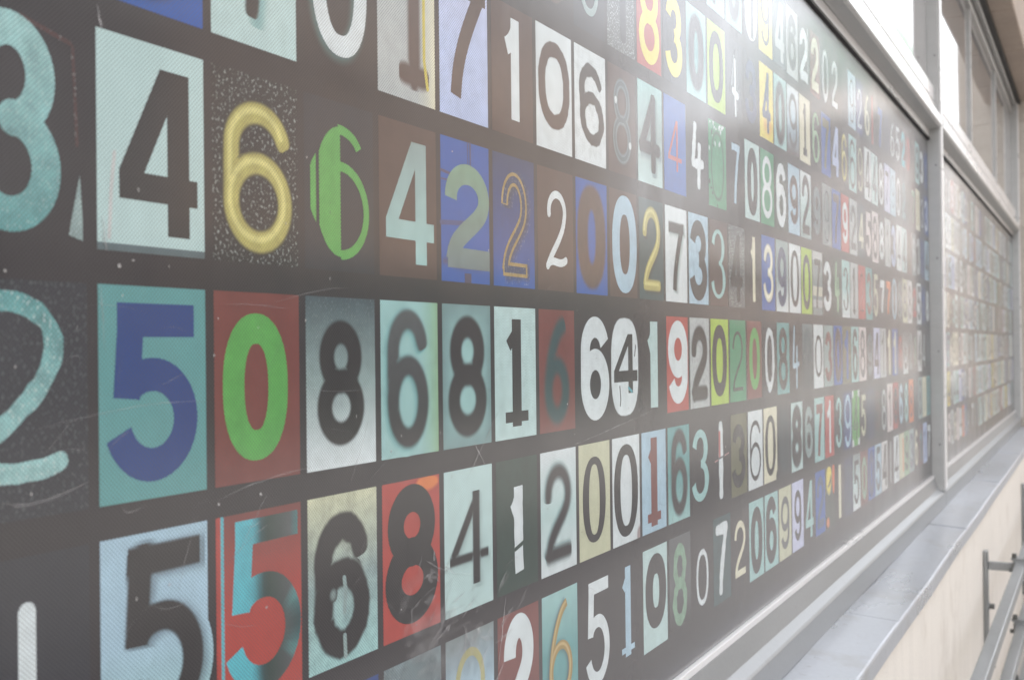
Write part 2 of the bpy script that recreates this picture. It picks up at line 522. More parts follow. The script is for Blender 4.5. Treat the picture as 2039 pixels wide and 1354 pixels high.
# ------------------------------------------------------------------ houses over the road (seen in the panes)
def house(name, label, x, y0, y1, hgt, floors, bays, wall, rise=2.1, roof=True, shop=0.0):
    root = empty(name, (x, (y0 + y1) / 2, 0), label, 'building', 'houses across the road')
    box('wall', (x, y0, 0.001), (x + 9, y1, hgt), MAT[wall], root)
    box('cornice', (x - 0.45, y0 + 0.01, hgt - 0.5), (x - 0.002, y1 - 0.01, hgt + 0.1), MAT['trim'], root, 0.05)
    if shop:            # added dark ground-floor front, dims what the printed panels mirror at eye level
        sf = box('added_dark_front', (x - 0.30, y0 + 0.02, 0.002), (x - 0.1165, y1 - 0.02, shop), MAT['door'], root, 0.02)
        nsh = bays * 2
        for i in range(nsh):
            c0 = y0 + 0.4 + i * (y1 - y0 - 0.8) / nsh
            box('pane', (x - 0.315, c0 + 0.1, 0.7), (x - 0.301, c0 + (y1 - y0 - 0.8) / nsh - 0.1, shop - 0.7), MAT['far_glass'], sf)
    fh = hgt / floors
    bw = (y1 - y0) / bays
    for f in range(1 if shop else 0, floors):
        if f:
            box('string_course', (x - 0.34, y0 + 0.01, f * fh - 0.05), (x - 0.002, y1 - 0.01, f * fh + 0.08), MAT['trim'], root, 0.02)
        for b in range(bays):
            cy = y0 + (b + 0.5) * bw
            z0 = f * fh + (0.95 if f else 0.35)
            z1 = (f + 1) * fh - 0.75
            hw = bw * (0.24 if f else 0.33)
            if f == 0 and b == bays // 2:
                d = box('door', (x - 0.06, cy - 0.6, 0.02), (x - 0.003, cy + 0.6, 2.4), MAT['door'], root)
                box('handle', (x - 0.11, cy + 0.45, 1.02), (x - 0.061, cy + 0.49, 1.2), MAT['steel'], d)
                continue
            wd = box('window', (x - 0.10, cy - hw, z0), (x - 0.004, cy + hw, z1), MAT['trim'], root)
            for q in (-1, 1):
                box('pane', (x - 0.116, cy + (q * hw / 2) - hw * 0.42, z0 + 0.12), (x - 0.101, cy + (q * hw / 2) + hw * 0.42, z1 - 0.12), MAT['far_glass'], wd)
            box('sill', (x - 0.24, cy - hw - 0.1, z0 - 0.12), (x - 0.005, cy + hw + 0.1, z0 - 0.005), MAT['trim'], wd)
    if roof:
        prof = [(x - 0.1, hgt + 0.105), (x + 9, hgt + 0.105), (x + 6.8, hgt + rise + .1), (x + 2.2, hgt + rise + .1)]
        rf = extrude_y('roof', prof, y0 + 0.05, y1 - 0.05, MAT['slate'], root)
        box('chimney', (x + 3, y0 + 1.0, hgt + rise - .2), (x + 3.7, y0 + 2.4, hgt + rise + 1.5), MAT['rose'], rf)
    return root


house('grey_house', 'long grey stone house front across the road facing the near panel', 11.2, -40.0, 11.8, 9.2, 3, 17, 'greystone')
house('ochre_house', 'ochre rendered house with white window surrounds mirrored in the near panel', 11.0, 12.0, 29.0, 9.8, 3, 7, 'ochre', 0.8, True, 3.2)
house('rose_house', 'low rose rendered house standing before the domed building down the street', 11.1, 29.2, 52.0, 4.9, 2, 8, 'rose', 0.9)

dome = empty('domed_building', (14.5, 74, 0), 'tall pale corner building with green copper dome mirrored in the upper panes', 'building')
box('wall', (8.6, 66, 0.001), (22, 84, 14.6), MAT['pale'], dome)
box('cornice', (8.0, 65.4, 14.601), (22.6, 84.6, 15.2), MAT['trim'], dome, 0.1)
for f in range(4):
    for b in range(4):
        for side in (0, 1):
            if side == 0:
                x0 = 10.0 + b * 3.0
                wd = box('window', (x0, 65.9, 1.5 + f * 3.4), (x0 + 1.5, 65.997, 3.9 + f * 3.4), MAT['trim'], dome)
                box('pane', (x0 + 0.15, 65.86, 1.65 + f * 3.4), (x0 + 1.35, 65.899, 3.75 + f * 3.4), MAT['far_glass'], wd)
            else:
                y0 = 67.5 + b * 4.0
                wd = box('window', (8.5, y0, 1.5 + f * 3.4), (8.597, y0 + 1.6, 3.9 + f * 3.4), MAT['trim'], dome)
                box('pane', (8.46, y0 + 0.15, 1.65 + f * 3.4), (8.499, y0 + 1.45, 3.75 + f * 3.4), MAT['far_glass'], wd)
end = empty('added_horizon_screen_house', (0, 118, 0), 'broad rose house added to screen the bright horizon at the far street end', 'building')  # added building, keeps the bright horizon out of the panel reflections
box('wall', (-12, 114, 0.002), (12, 124, 9.5), MAT['rose'], end)
box('cornice', (-12, 113.6, 9.0), (12, 113.997, 9.6), MAT['trim'], end, 0.04)
for f in range(3):
    for b in range(7):
        x0 = -10.4 + b * 3.2
        wd = box('window', (x0, 113.9, 1.2 + f * 2.8), (x0 + 1.4, 113.997, 3.0 + f * 2.8), MAT['trim'], end)
        box('pane', (x0 + 0.12, 113.87, 1.32 + f * 2.8), (x0 + 1.28, 113.899, 2.88 + f * 2.8), MAT['far_glass'], wd)
cyl('drum', (14.5, 74, 16.2), (0, 0, 1), 5.6, 2.0, MAT['pale'], dome, 48)
bm = bmesh.new()
prev = None
NS, NR = 48, 12
for i in range(NR + 1):
    a = math.pi / 2 * i / NR
    rad = 5.5 * math.cos(a) + (0.25 if i == NR else 0)
    ring = []
    for j in range(NS):
        t = 2 * math.pi * j / NS
        rib = 0.10 if j % 4 == 0 else 0.0
        ring.append(bm.verts.new(((rad + rib) * math.cos(t), (rad + rib) * math.sin(t), 6.4 * math.sin(a))))
    if prev:
        for j in range(NS):
            bm.faces.new((prev[j], prev[(j + 1) % NS], ring[(j + 1) % NS], ring[j]))
    prev = ring
bm.faces.new(prev)
dm = place('dome', bm_mesh(bm), (14.5, 74, 17.2), dome, MAT['copper'])
cyl('lantern', (14.5, 74, 24.2), (0, 0, 1), 0.8, 1.4, MAT['copper'], dm, 16)

# ------------------------------------------------------------------ the printed number panels
PAL = dict(
    mint=(164, 208, 206), pmint=(196, 224, 222), white=(226, 236, 238), teal=(96, 162, 162), navy=(14, 60, 130), blue=(8, 84, 172),
    sky=(188, 205, 242), lav=(206, 212, 242), red=(182, 66, 56), rbrown=(122, 58, 52), dark=(38, 32, 37), dnavy=(38, 40, 50), dgreen=(36, 62, 54),
    green=(52, 148, 104), bgreen=(92, 172, 80), lime=(176, 208, 62), yellow=(236, 218, 86), brass=(186, 178, 98), cream=(232, 229, 200),
    beige=(206, 208, 176), grey=(132, 144, 144), lgrey=(186, 194, 194), black=(32, 28, 31), brown=(78, 56, 51), olive=(104, 104, 72),
    orange=(232, 128, 60), gold=(168, 142, 78), pblue=(176, 208, 226), cyan=(90, 190, 204), slate=(66, 84, 92), dteal=(38, 74, 78),
    stone=(150, 172, 170), pink=(226, 214, 212), pgreen=(150, 190, 150), tangerine=(226, 110, 58), smoke=(88, 92, 94), dred=(84, 42, 40),
    sage=(128, 166, 140), steel=(110, 128, 132), wine=(96, 50, 52), pgrey=(210, 212, 210), dblue=(22, 50, 98))
WORD = dict(
    mint='pale mint', pmint='very pale mint', white='white', teal='teal', navy='navy blue', blue='blue', sky='pale sky blue', lav='pale lavender',
    red='red', rbrown='reddish brown', dark='dark brown', dnavy='dark blue grey', dgreen='dark green', green='green', bgreen='bright green',
    lime='lime green', yellow='yellow', brass='brassy yellow', cream='cream', beige='beige', grey='grey', lgrey='light grey', black='black',
    brown='brown', olive='olive', orange='orange', gold='dull gold', pblue='pale blue', cyan='cyan', slate='slate blue', dteal='dark teal',
    stone='grey mint', pink='pinkish white', pgreen='pale green', tangerine='orange red', smoke='smoky grey', dred='dark red', sage='sage green',
    steel='steel grey', wine='wine red', pgrey='pale grey', dblue='dark blue')
LP = {k2: tuple(x * 0.88 for x in lin(v)) for k2, v in PAL.items()}    # a perforated film reflects less than solid ink

CP, RP = 0.1659 * K, 0.2617 * K          # column and row pitch
CW, CH = 0.1659 * 0.918 * K, 0.2266 * K  # one card
S0 = 0.792 * K
Z4 = EYE + 0.0694 * K                    # top of row 4


def arc(cx, cy, rx, ry, a0, a1, n=26):
    return [(cx + rx * math.cos(R(a0 + (a1 - a0) * i / n)), cy + ry * math.sin(R(a0 + (a1 - a0) * i / n))) for i in range(n + 1)]


def sq_arc(cx, cy, rx, ry, a0, a1, n=44, e=2.4):
    pts = []
    for i in range(n + 1):
        t = R(a0 + (a1 - a0) * i / n)
        c, s_ = math.cos(t), math.sin(t)
        pts.append((cx + rx * math.copysign(abs(c) ** (2 / e), c), cy + ry * math.copysign(abs(s_) ** (2 / e), s_)))
    return pts


def seg(p, q, n=14):
    return [(p[0] + (q[0] - p[0]) * i / n, p[1] + (q[1] - p[1]) * i / n) for i in range(n + 1)]


def bez(p0, p1, p2, p3, n=16):
    out = []
    for i in range(n + 1):
        t = i / n
        a, b, c, d = (1 - t) ** 3, 3 * t * (1 - t) ** 2, 3 * t * t * (1 - t), t ** 3
        out.append((a * p0[0] + b * p1[0] + c * p2[0] + d * p3[0], a * p0[1] + b * p1[1] + c * p2[1] + d * p3[1]))
    return out


def glyph(d, var=''):
    """skeleton strokes in the unit box: (points, closed, extend_start, extend_end)"""
    if d == '0':
        return [(sq_arc(.5, .5, .5, .5, 90, 450, 56, 2.3), True, 0, 0)]
    if d == '1':
        x = .62 if 'bar' not in var else .5
        st = [(seg((x, 0), (x, 1)), False, 1, 1)]
        if 'bar' not in var:
            if 'serif' in var:
                st = [(seg((.5, 0), (.5, 1)), False, 1, 1), (seg((.5, .97), (.05, .82)), False, 0, .2), (seg((.08, .0), (.92, .0)), False, 1, 1)]
            else:
                st.append((bez((x, .97), (x - .1, .88), (x - .3, .80), (.05, .76)), False, 0, .3))
        return st
    if d == '2':
        if 'script' in var:
            p = arc(.52, .76, .44, .24, 190, -20, 24) + bez((.93, .68), (.86, .42), (.25, .22), (.0, .0))[1:]
            return [(p, False, 0, 0), (bez((.0, .0), (.25, .16), (.6, -.02), (1, .10)), False, 0, 0)]
        p = arc(.5, .715, .5, .285, 178, -12, 28) + bez((.989, .655), (.93, .43), (.12, .30), (.04, .03))[1:]
        return [(p, False, .3, .6), (seg((.03, 0), (1, 0)), False, .8, 1)]
    if d == '3':
        a = arc(.46, .755, .46, .245, 168, -82, 28)
        b = arc(.46, .262, .54, .262, 84, -168, 32)
        return [(a, False, .2, 0), (b, False, 0, .2)]
    if d == '4':
        if 'open' in var:
            return [(seg((.28, 1), (.05, .34)) + seg((.05, .34), (1, .38))[1:], False, 0, .5), (seg((.70, .66), (.62, 0)), False, .5, .5)]
        return [(seg((.70, .98), (.0, .29)), False, .3, .1), (seg((0, .27), (1, .27)), False, .7, .8), (seg((.71, 0), (.71, 1)), False, 1, 1)]
    if d == '5':
        return [(seg((.12, 1), (.95, 1)), False, 1, 1), (seg((.13, 1), (.06, .50)), False, .6, .3),
                (bez((.06, .50), (.10, .56), (.22, .625), (.46, .625), 8) + arc(.46, .3125, .54, .3125, 90, -160, 32)[1:], False, 0, .2)]
    if d in '69':
        if 'script' in var:
            p = bez((.80, 1.0), (.45, .95), (.02, .62), (.0, .28), 18) + arc(.5, .28, .5, .28, 180, 540, 40)[1:]
        else:
            p = arc(.5, .72, .49, .28, 22, 180, 22) + seg((.01, .72), (.0, .30), 6)[1:] + arc(.5, .305, .5, .305, 180, 540, 44)[1:]
        if d == '9':
            p = [(1 - x, 1 - y) for x, y in p]
        return [(p, False, .2, 0)]
    if d == '7':
        return [(seg((0, 1), (1, 1)), False, 1, 1), (bez((.97, .99), (.70, .68), (.40, .36), (.34, 0)), False, .2, 1)]
    if d == '8':
        return [(arc(.5, .755, .43, .245, -90, 270, 44), True, 0, 0), (arc(.5, .26, .5, .26, 90, 450, 44), True, 0, 0)]
    return []


def stroke_rows(pts, closed, hw, contrast=0.0, rough=0.0, cap='butt', ext=(0, 0), rnd=random, taper=0.0):
    n = len(pts)
    if closed:
        pts = pts[:-1]; n -= 1
    tan = []
    for i in range(n):
        a = pts[(i - 1) % n] if (closed or i > 0) else pts[0]
        b = pts[(i + 1) % n] if (closed or i < n - 1) else pts[-1]
        dx, dy = b[0] - a[0], b[1] - a[1]
        L = math.hypot(dx, dy) or 1e-9
        tan.append((dx / L, dy / L))
    rows = []
    jit = [rnd.uniform(-1, 1) for _ in range(n)]
    for i in range(n):
        w = hw * (1 - contrast * abs(tan[i][0]) ** 1.3)
        if taper:
            w *= 1 - taper * abs(2 * i / (n - 1) - 1) ** 2
        if rough:
            w *= 1 + rough * (jit[i] * .6 + jit[(i + 1) % n] * .4)
        rows.append((pts[i], tan[i], max(w, hw * .12)))
    if not closed:
        def capped(end):
            p, tg, w = rows[-1] if end else rows[0]
            sg = 1 if end else -1
            e = ext[1] if end else ext[0]
            out = []
            if cap == 'round':
                for q in (.35, .65, .85, .97):
                    out.append(((p[0] + sg * tg[0] * w * q, p[1] + sg * tg[1] * w * q), tg, w * math.sqrt(1 - q * q)))
            elif e:
                out.append(((p[0] + sg * tg[0] * hw * e, p[1] + sg * tg[1] * hw * e), tg, w))
            return out
        rows = capped(0)[::-1] + rows + capped(1)
    return rows


def coverage(rowsets, soft):
    P = np.array([(p[0], p[1], w) for rows in rowsets for p, tg, w in rows])

    def f(y, z):
        dd = (np.hypot(P[:, 0] - y, P[:, 1] - z) - P[:, 2]).min()
        t = min(max((soft - dd) / (2 * soft), 0.0), 1.0)
        return t * t * (3 - 2 * t)
    return f


def lerp3(a, b, t):
    return (a[0] + (b[0] - a[0]) * t, a[1] + (b[1] - a[1]) * t, a[2] + (b[2] - a[2]) * t)


class Ink:
    """collects coloured flat print with soft edges: points (y,z), lift, rgba and texture weights"""
    def __init__(self):
        self.v, self.f, self.c, self.t = [], [], [], []

    def add(self, y, z, lift, rgba, tex):
        self.v.append((lift, y, z)); self.c.append(rgba); self.t.append((tex[0], tex[1], tex[2], 1.0))
        return len(self.v) - 1

    def ribbon(self, pts, closed, hw, col, alpha, soft, lift, tex, contrast=0.0, rough=0.0, cap='butt', ext=(0, 0), rnd=random, taper=0.0, colf=None):
        """colf(y, z) gives the ink at a point; without it the ribbon fades out through alpha (wear marks only)"""
        rows = stroke_rows(pts, closed, hw, contrast, rough, cap, ext, rnd, taper)
        m = len(rows)
        ids = []
        crisp = soft < 0.0009 and colf is not None
        for i, (p, tg, w) in enumerate(rows):
            nx, ny = -tg[1], tg[0]
            e = min(soft, w * 0.95)
            lf = lift + 2.5e-7 * i
            r_ = []
            if crisp:
                offs = ((w, 1), (-w, 1))
            elif colf is not None:
                offs = ((w + e, 1), (w + e * .4, 1), (w - e * .4, 1), (w - e, 1), (-(w - e), 1), (-(w - e * .4), 1), (-(w + e * .4), 1), (-(w + e), 1))
            else:
                offs = ((w + e, 0), (w - e, alpha), (-(w - e), alpha), (-(w + e), 0))
            for o, a in offs:
                y, z = p[0] + nx * o, p[1] + ny * o
                r_.append(self.add(y, z, lf, (*colf(y, z), 1.0) if colf is not None else (*col, a), tex))
            ids.append(r_)
        for i in range(m if closed else m - 1):
            a, b = ids[i], ids[(i + 1) % m]
            for q in range(len(a) - 1):
                self.f.append((a[q], a[q + 1], b[q + 1], b[q]))

    def poly(self, pts, colf, lift, tex):
        self.f.append(tuple(self.add(y, z, lift, (*colf(y, z), 1.0), tex) for y, z in pts))

    def ellipse(self, cx, cy, rx, ry, col, alpha, soft, lift, tex, n=28, e=2.0, bgf=None):
        """inside bgf's picture when given, otherwise fading through alpha (wear marks)"""
        inner = (*lerp3(bgf(cx, cy), col, alpha), 1.0) if bgf else (*col, alpha)
        c = self.add(cx, cy, lift, inner, tex)
        r0, r1 = [], []
        soft = min(soft, rx * .9, ry * .9)
        for i in range(n):
            t = 2 * math.pi * i / n
            ux = math.copysign(abs(math.cos(t)) ** (2 / e), math.cos(t)); uy = math.copysign(abs(math.sin(t)) ** (2 / e), math.sin(t))
            y, z = cx + ux * (rx - soft), cy + uy * (ry - soft)
            y1, z1 = cx + ux * (rx + soft), cy + uy * (ry + soft)
            if bgf:
                y, y1 = [min(max(q, 0), CW) for q in (y, y1)]
                z, z1 = [min(max(q, 0), CH) for q in (z, z1)]
                r0.append(self.add(y, z, lift, (*lerp3(bgf(y, z), col, alpha), 1.0), tex))
                r1.append(self.add(y1, z1, lift, (*bgf(y1, z1), 1.0), tex))
            else:
                r0.append(self.add(y, z, lift, inner, tex))
                r1.append(self.add(y1, z1, lift, (*col, 0.0), tex))
        for i in range(n):
            j = (i + 1) % n
            self.f.append((c, r0[i], r0[j]))
            if not bgf or soft > .0009 * CW:
                self.f.append((r0[i], r1[i], r1[j], r0[j]))

    def mesh(self, name):
        me = bpy.data.meshes.new(name)
        me.from_pydata(self.v, [], self.f)
        a = me.color_attributes.new('Col', 'FLOAT_COLOR', 'POINT')
        a.data.foreach_set('color', [x for c in self.c for x in c])
        b = me.color_attributes.new('Tex', 'FLOAT_COLOR', 'POINT')
        b.data.foreach_set('color', [x for c in self.t for x in c])
        bm = bmesh.new(); bm.from_mesh(me)
        flip = [f for f in bm.faces if f.normal.x < 0]
        if flip:
            bmesh.ops.reverse_faces(bm, faces=flip)
        bm.to_mesh(me); bm.free()
        me.materials.append(MAT['print'])
        return me

    def merge(self, other, dy, dz):
        o = len(self.v)
        self.v += [(x, y + dy, z + dz) for x, y, z in other.v]
        self.f += [tuple(i + o for i in f) for f in other.f]
        self.c += other.c
        self.t += other.t


STYLE = {   # width, height (of the card), stroke (of the card width), options
    'B': (.74, .80, .225, {}),
    'X': (.80, .86, .285, {}),
    'S': (.64, .74, .150, {}),
    'T': (.58, .72, .075, {'cap': 'round'}),
    'C': (.62, .90, .215, {}),
    'D': (.66, .84, .200, {'con': .78}),
    'E': (.70, .84, .200, {'con': .35}),
    'F': (.74, .82, .205, {'soft': .02, 'cap': 'round'}),
    'G': (.80, .88, .290, {'soft': .055, 'cap': 'round'}),
    'H': (.62, .78, .135, {'rough': .22, 'cap': 'round', 'soft': .012}),
    'P': (.62, .78, .130, {'shine': 1, 'cap': 'round', 'soft': .02}),
}


def make_card(spec, rnd, fine=True):
    """spec: (digit, card, ink, style, options) -> (card Ink, digit Ink)"""
    d, card, ink, sty = spec[:4]
    o = dict(spec[4]) if len(spec) > 4 else {}
    w0, h0, st0, so = STYLE[sty]
    for k2, v2 in so.items():
        o.setdefault(k2, v2)
    w, h, st = o.get('w', w0), o.get('h', h0), o.get('st', st0)
    cx, cy = o.get('at', (.5 + rnd.uniform(-.02, .02), .5 + rnd.uniform(-.015, .015)))
    tex = o.get('tex', (.14, 0, 0))
    itex = o.get('itex', (.16, 0, 0))
    base, inkc = LP[card], LP[ink]
    C = Ink()
    grad = o.get('grad')          # colour at top, at bottom
    edge = o.get('edge')          # (colour, width fraction, amount) darker or lighter rim of the photo
    side = o.get('side')          # right hand side of the picture in another colour

    def bg(y, z):
        u, v = y / CW, z / CH
        c = base
        if grad:
            c = lerp3(base, LP[grad[0]], min((v - .5) * 2, 1)) if v > .5 else lerp3(base, LP[grad[1]], min((.5 - v) * 2, 1))
        if side:
            c = lerp3(c, LP[side], min(max(0, (u - .72) / .28), 1))
        if edge:
            c = lerp3(c, LP[edge[0]], min(max(0, 1 - min(u, 1 - u, v, 1 - v) / edge[1]), 1) * edge[2])
        return c
    nx, ny = (6, 8) if fine else (1, 1)
    grid = []
    for j in range(ny + 1):
        grid.append([C.add(i / nx * CW, j / ny * CH, 0.0, (*bg(i / nx * CW, j / ny * CH), 1.0), tex) for i in range(nx + 1)])
    for j in range(ny):
        for i in range(nx):
            C.f.append((grid[j][i], grid[j][i + 1], grid[j + 1][i + 1], grid[j + 1][i]))
    # the numeral
    D = Ink()
    lift = 0.00001

    def extras(items, lift, below):
        for ex in items:
            kind = ex[0]
            if kind == 'ell':
                _, ex_, ey_, rx, ry, cc, al = ex[:7]
                sf = ex[7] if len(ex) > 7 else .006
                D.ellipse(ex_ * CW, ey_ * CH, rx * CW, ry * CH, LP[cc], al, sf * CW, lift, itex, 28, ex[8] if len(ex) > 8 else 2.0, below)
            elif kind == 'poly':
                _, pts, cc, al = ex
                D.poly([(x * CW, y * CH) for x, y in pts], lambda y, z: lerp3(below(y, z), LP[cc], al), lift, itex)
            elif kind == 'rect':
                _, x0, y0, x1, y1, cc, al = ex
                D.poly([(x0 * CW, y0 * CH), (x1 * CW, y0 * CH), (x1 * CW, y1 * CH), (x0 * CW, y1 * CH)], lambda y, z: lerp3(below(y, z), LP[cc], al), lift, itex)
            elif kind == 'line':
                _, pts, lw, cc, al = ex
                q = []
                for i in range(len(pts) - 1):
                    q += seg(pts[i], pts[i + 1], 4)[(1 if i else 0):]
                D.ribbon([(x * CW, y * CH) for x, y in q], False, lw * CW / 2, None, 1, 0, lift, itex, rnd=rnd, cap='round',
                         colf=lambda y, z: lerp3(below(y, z), LP[cc], al))
            elif kind == 'arc':
                _, ax, ay, rx, ry, a0, a1, lw, cc = ex
                D.ribbon([(x * CW, y * CH) for x, y in arc(ax, ay, rx, ry, a0, a1, 36)], False, lw * CW / 2, None, 1, 0, lift, itex, rnd=rnd,
                         colf=lambda y, z: LP[cc])
            elif kind == 'clip':      # slice of an ellipse between two uprights
                _, ax, ay, rx, ry, x0, x1, cc = ex
                top, bot = [], []
                for i in range(13):
                    x = x0 + (x1 - x0) * i / 12
                    zz = ry * math.sqrt(max(0, 1 - ((x - ax) / rx) ** 2))
                    top.append((x * CW, (ay + zz) * CH)); bot.append((x * CW, (ay - zz) * CH))
                for i in range(12):
                    D.poly([bot[i], bot[i + 1], top[i + 1], top[i]], lambda y, z: LP[cc], lift, itex)
            elif kind == 'chips':
                for _q in range(ex[1]):
                    a, b = rnd.random(), rnd.random()
                    if ex[3] == 'edge':
                        b = 1 - .35 * rnd.random() ** 2
                        a = .05 + .9 * rnd.random()
                    sz = rnd.uniform(.01, .06)
                    pts = []
                    m = rnd.randint(5, 8)
                    for i in range(m):
                        t = 2 * math.pi * i / m
                        rr_ = sz * rnd.uniform(.5, 1.2)
                        pts.append((min(max(a + rr_ * math.cos(t), .005), .995) * CW, min(max(b + rr_ * .7 * math.sin(t), .005), .995) * CH))
                    D.poly(pts, lambda y, z: LP[ex[2]], lift, itex)
                    lift += 5e-7
            lift += 0.000008
        return lift
    lift = extras(o.get('under', ()), lift, bg)
    pic = bg
    for ex in o.get('under', ()):          # a big blot under the figure shows through its soft edges
        if ex[0] == 'ell' and ex[3] > .3 and len(ex) > 6 and ex[6] == 1:
            pic = lambda y, z, c_=LP[ex[5]]: c_
    if d:
        hw = st * CW / 2
        bw, bh = w * CW, h * CH
        sw, shh = max(bw - 2 * hw, .001), max(bh - 2 * hw, .001)
        sk = o.get('slant', 0.0)
        ox, oy = cx * CW - sw / 2, cy * CH - shh / 2
        soft = o.get('soft', 0.0) * CW
        al = o.get('al', 1.0)
        solid4 = d == '4' and 'open' not in o.get('var', '') and soft < .0009 and not o.get('rough') and sty not in 'TED'
        strokes = []
        for pts, closed, e0, e1 in glyph(d, o.get('var', '')):
            q = [(ox + x * sw + sk * (y - .5) * sw, oy + y * shh) for x, y in pts]
            if not fine and len(q) > 20:
                q = q[::2] + ([q[-1]] if (len(q) % 2 == 0) else [])
            if o.get('rough'):
                q = [(x + rnd.uniform(-.06, .06) * hw, y + rnd.uniform(-.06, .06) * hw) for x, y in q]
                if closed:
                    q[-1] = q[0]
            strokes.append((q, closed, e0, e1))
        seed = rnd.random()
        c2 = LP[o['ink2']] if o.get('ink2') else None

        def ink_at(y, z):
            if o.get('inkx'):
                u = (y - (cx * CW - bw / 2)) / bw
                st_ = o['inkx']
                for (u0, k0), (u1, k1) in zip(st_, st_[1:]):
                    if u <= u1:
                        return lerp3(LP[k0], LP[k1], min(max((u - u0) / (u1 - u0), 0), 1))
                return LP[st_[-1][1]]
            if c2:
                return lerp3(c2, inkc, min(max((z - (cy * CH - bh / 2)) / bh, 0), 1))
            return inkc

        def layer(dx, dz, wmul, colf, amount, sf, lf, below):
            """returns the picture as it is after this layer"""
            args = [([(x + dx, y + dz) for x, y in q], closed, hw * wmul, o.get('con', 0.0), o.get('rough', 0.0), o.get('cap', 'butt'), (e0, e1), None, o.get('taper', 0.0))
                    for q, closed, e0, e1 in strokes]
            if sf > .0009:
                sets = [stroke_rows(*a_[:7], random.Random(seed), a_[8]) for a_ in args]
                cov = coverage(sets, sf)
                after = lambda y, z: lerp3(below(y, z), colf(y, z), amount * cov(y, z))
            else:
                after = lambda y, z: lerp3(below(y, z), colf(y, z), amount)
            for i, a_ in enumerate(args):
                D.ribbon(a_[0], a_[1], a_[2], None, 1, sf, lf + i * 0.00001, itex, a_[3], a_[4], a_[5], a_[6], random.Random(seed), a_[8], after)
            return after
        below = pic
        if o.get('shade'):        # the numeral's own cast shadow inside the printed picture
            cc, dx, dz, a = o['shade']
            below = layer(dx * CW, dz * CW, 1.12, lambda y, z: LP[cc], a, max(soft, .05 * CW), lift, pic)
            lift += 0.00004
        if solid4:
            x0, z0 = cx * CW - bw / 2, cy * CH - bh / 2
            sw_ = st * CW
            a_ = .60 * bw if bw > 2.2 * sw_ else .5 * bw
            b_ = .195 * bh
            t_ = min(sw_ * .92, .2 * bh)
            tx = a_ - .05 * sw_ - (.25 * sw_ if st > .18 else 0)
            xi = sw_ * 1.05
            mm = (bh - b_ - t_) / tx
            yi = min(b_ + t_ + mm * (a_ - xi), bh * .98)
            for pl in ([(0, b_), (bw, b_), (bw, b_ + t_), (0, b_ + t_)],
                       [(a_, 0), (a_ + sw_, 0), (a_ + sw_, b_), (a_, b_)], [(a_, b_ + t_), (a_ + sw_, b_ + t_), (a_ + sw_, bh), (a_, bh)],
                       [(0, b_ + t_), (xi, b_ + t_), (a_, yi), (a_, bh), (tx, bh)]):
                D.poly([(x0 + y, z0 + z) for y, z in pl], lambda y, z: lerp3(below(y, z), ink_at(y, z), al), lift, itex)
            lift += 0.00004
            below = lambda y, z: ink_at(y, z)
        else:
            below = layer(0, 0, 1.0, ink_at, al, soft, lift, below)
            lift += 0.00004
            if o.get('line'):         # contrasting core (outlined figures)
                lc = LP[o['line'][0]]
                below = layer(0, 0, o['line'][1], lambda y, z: lc, 1.0, 0, lift, below)
                lift += 0.00004
            if o.get('shine'):
                hi = tuple(min(1, x * 1.5 + .10) for x in inkc)
                below = layer(-hw * .22, hw * .24, .30, lambda y, z: hi, .75, hw * .22, lift, ink_at)
                lift += 0.00004
    else:
        below = pic
    inkover = (lambda y, z: inkc) if d else bg
    lift = extras(o.get('over', ()), lift, inkover)
    return C, D


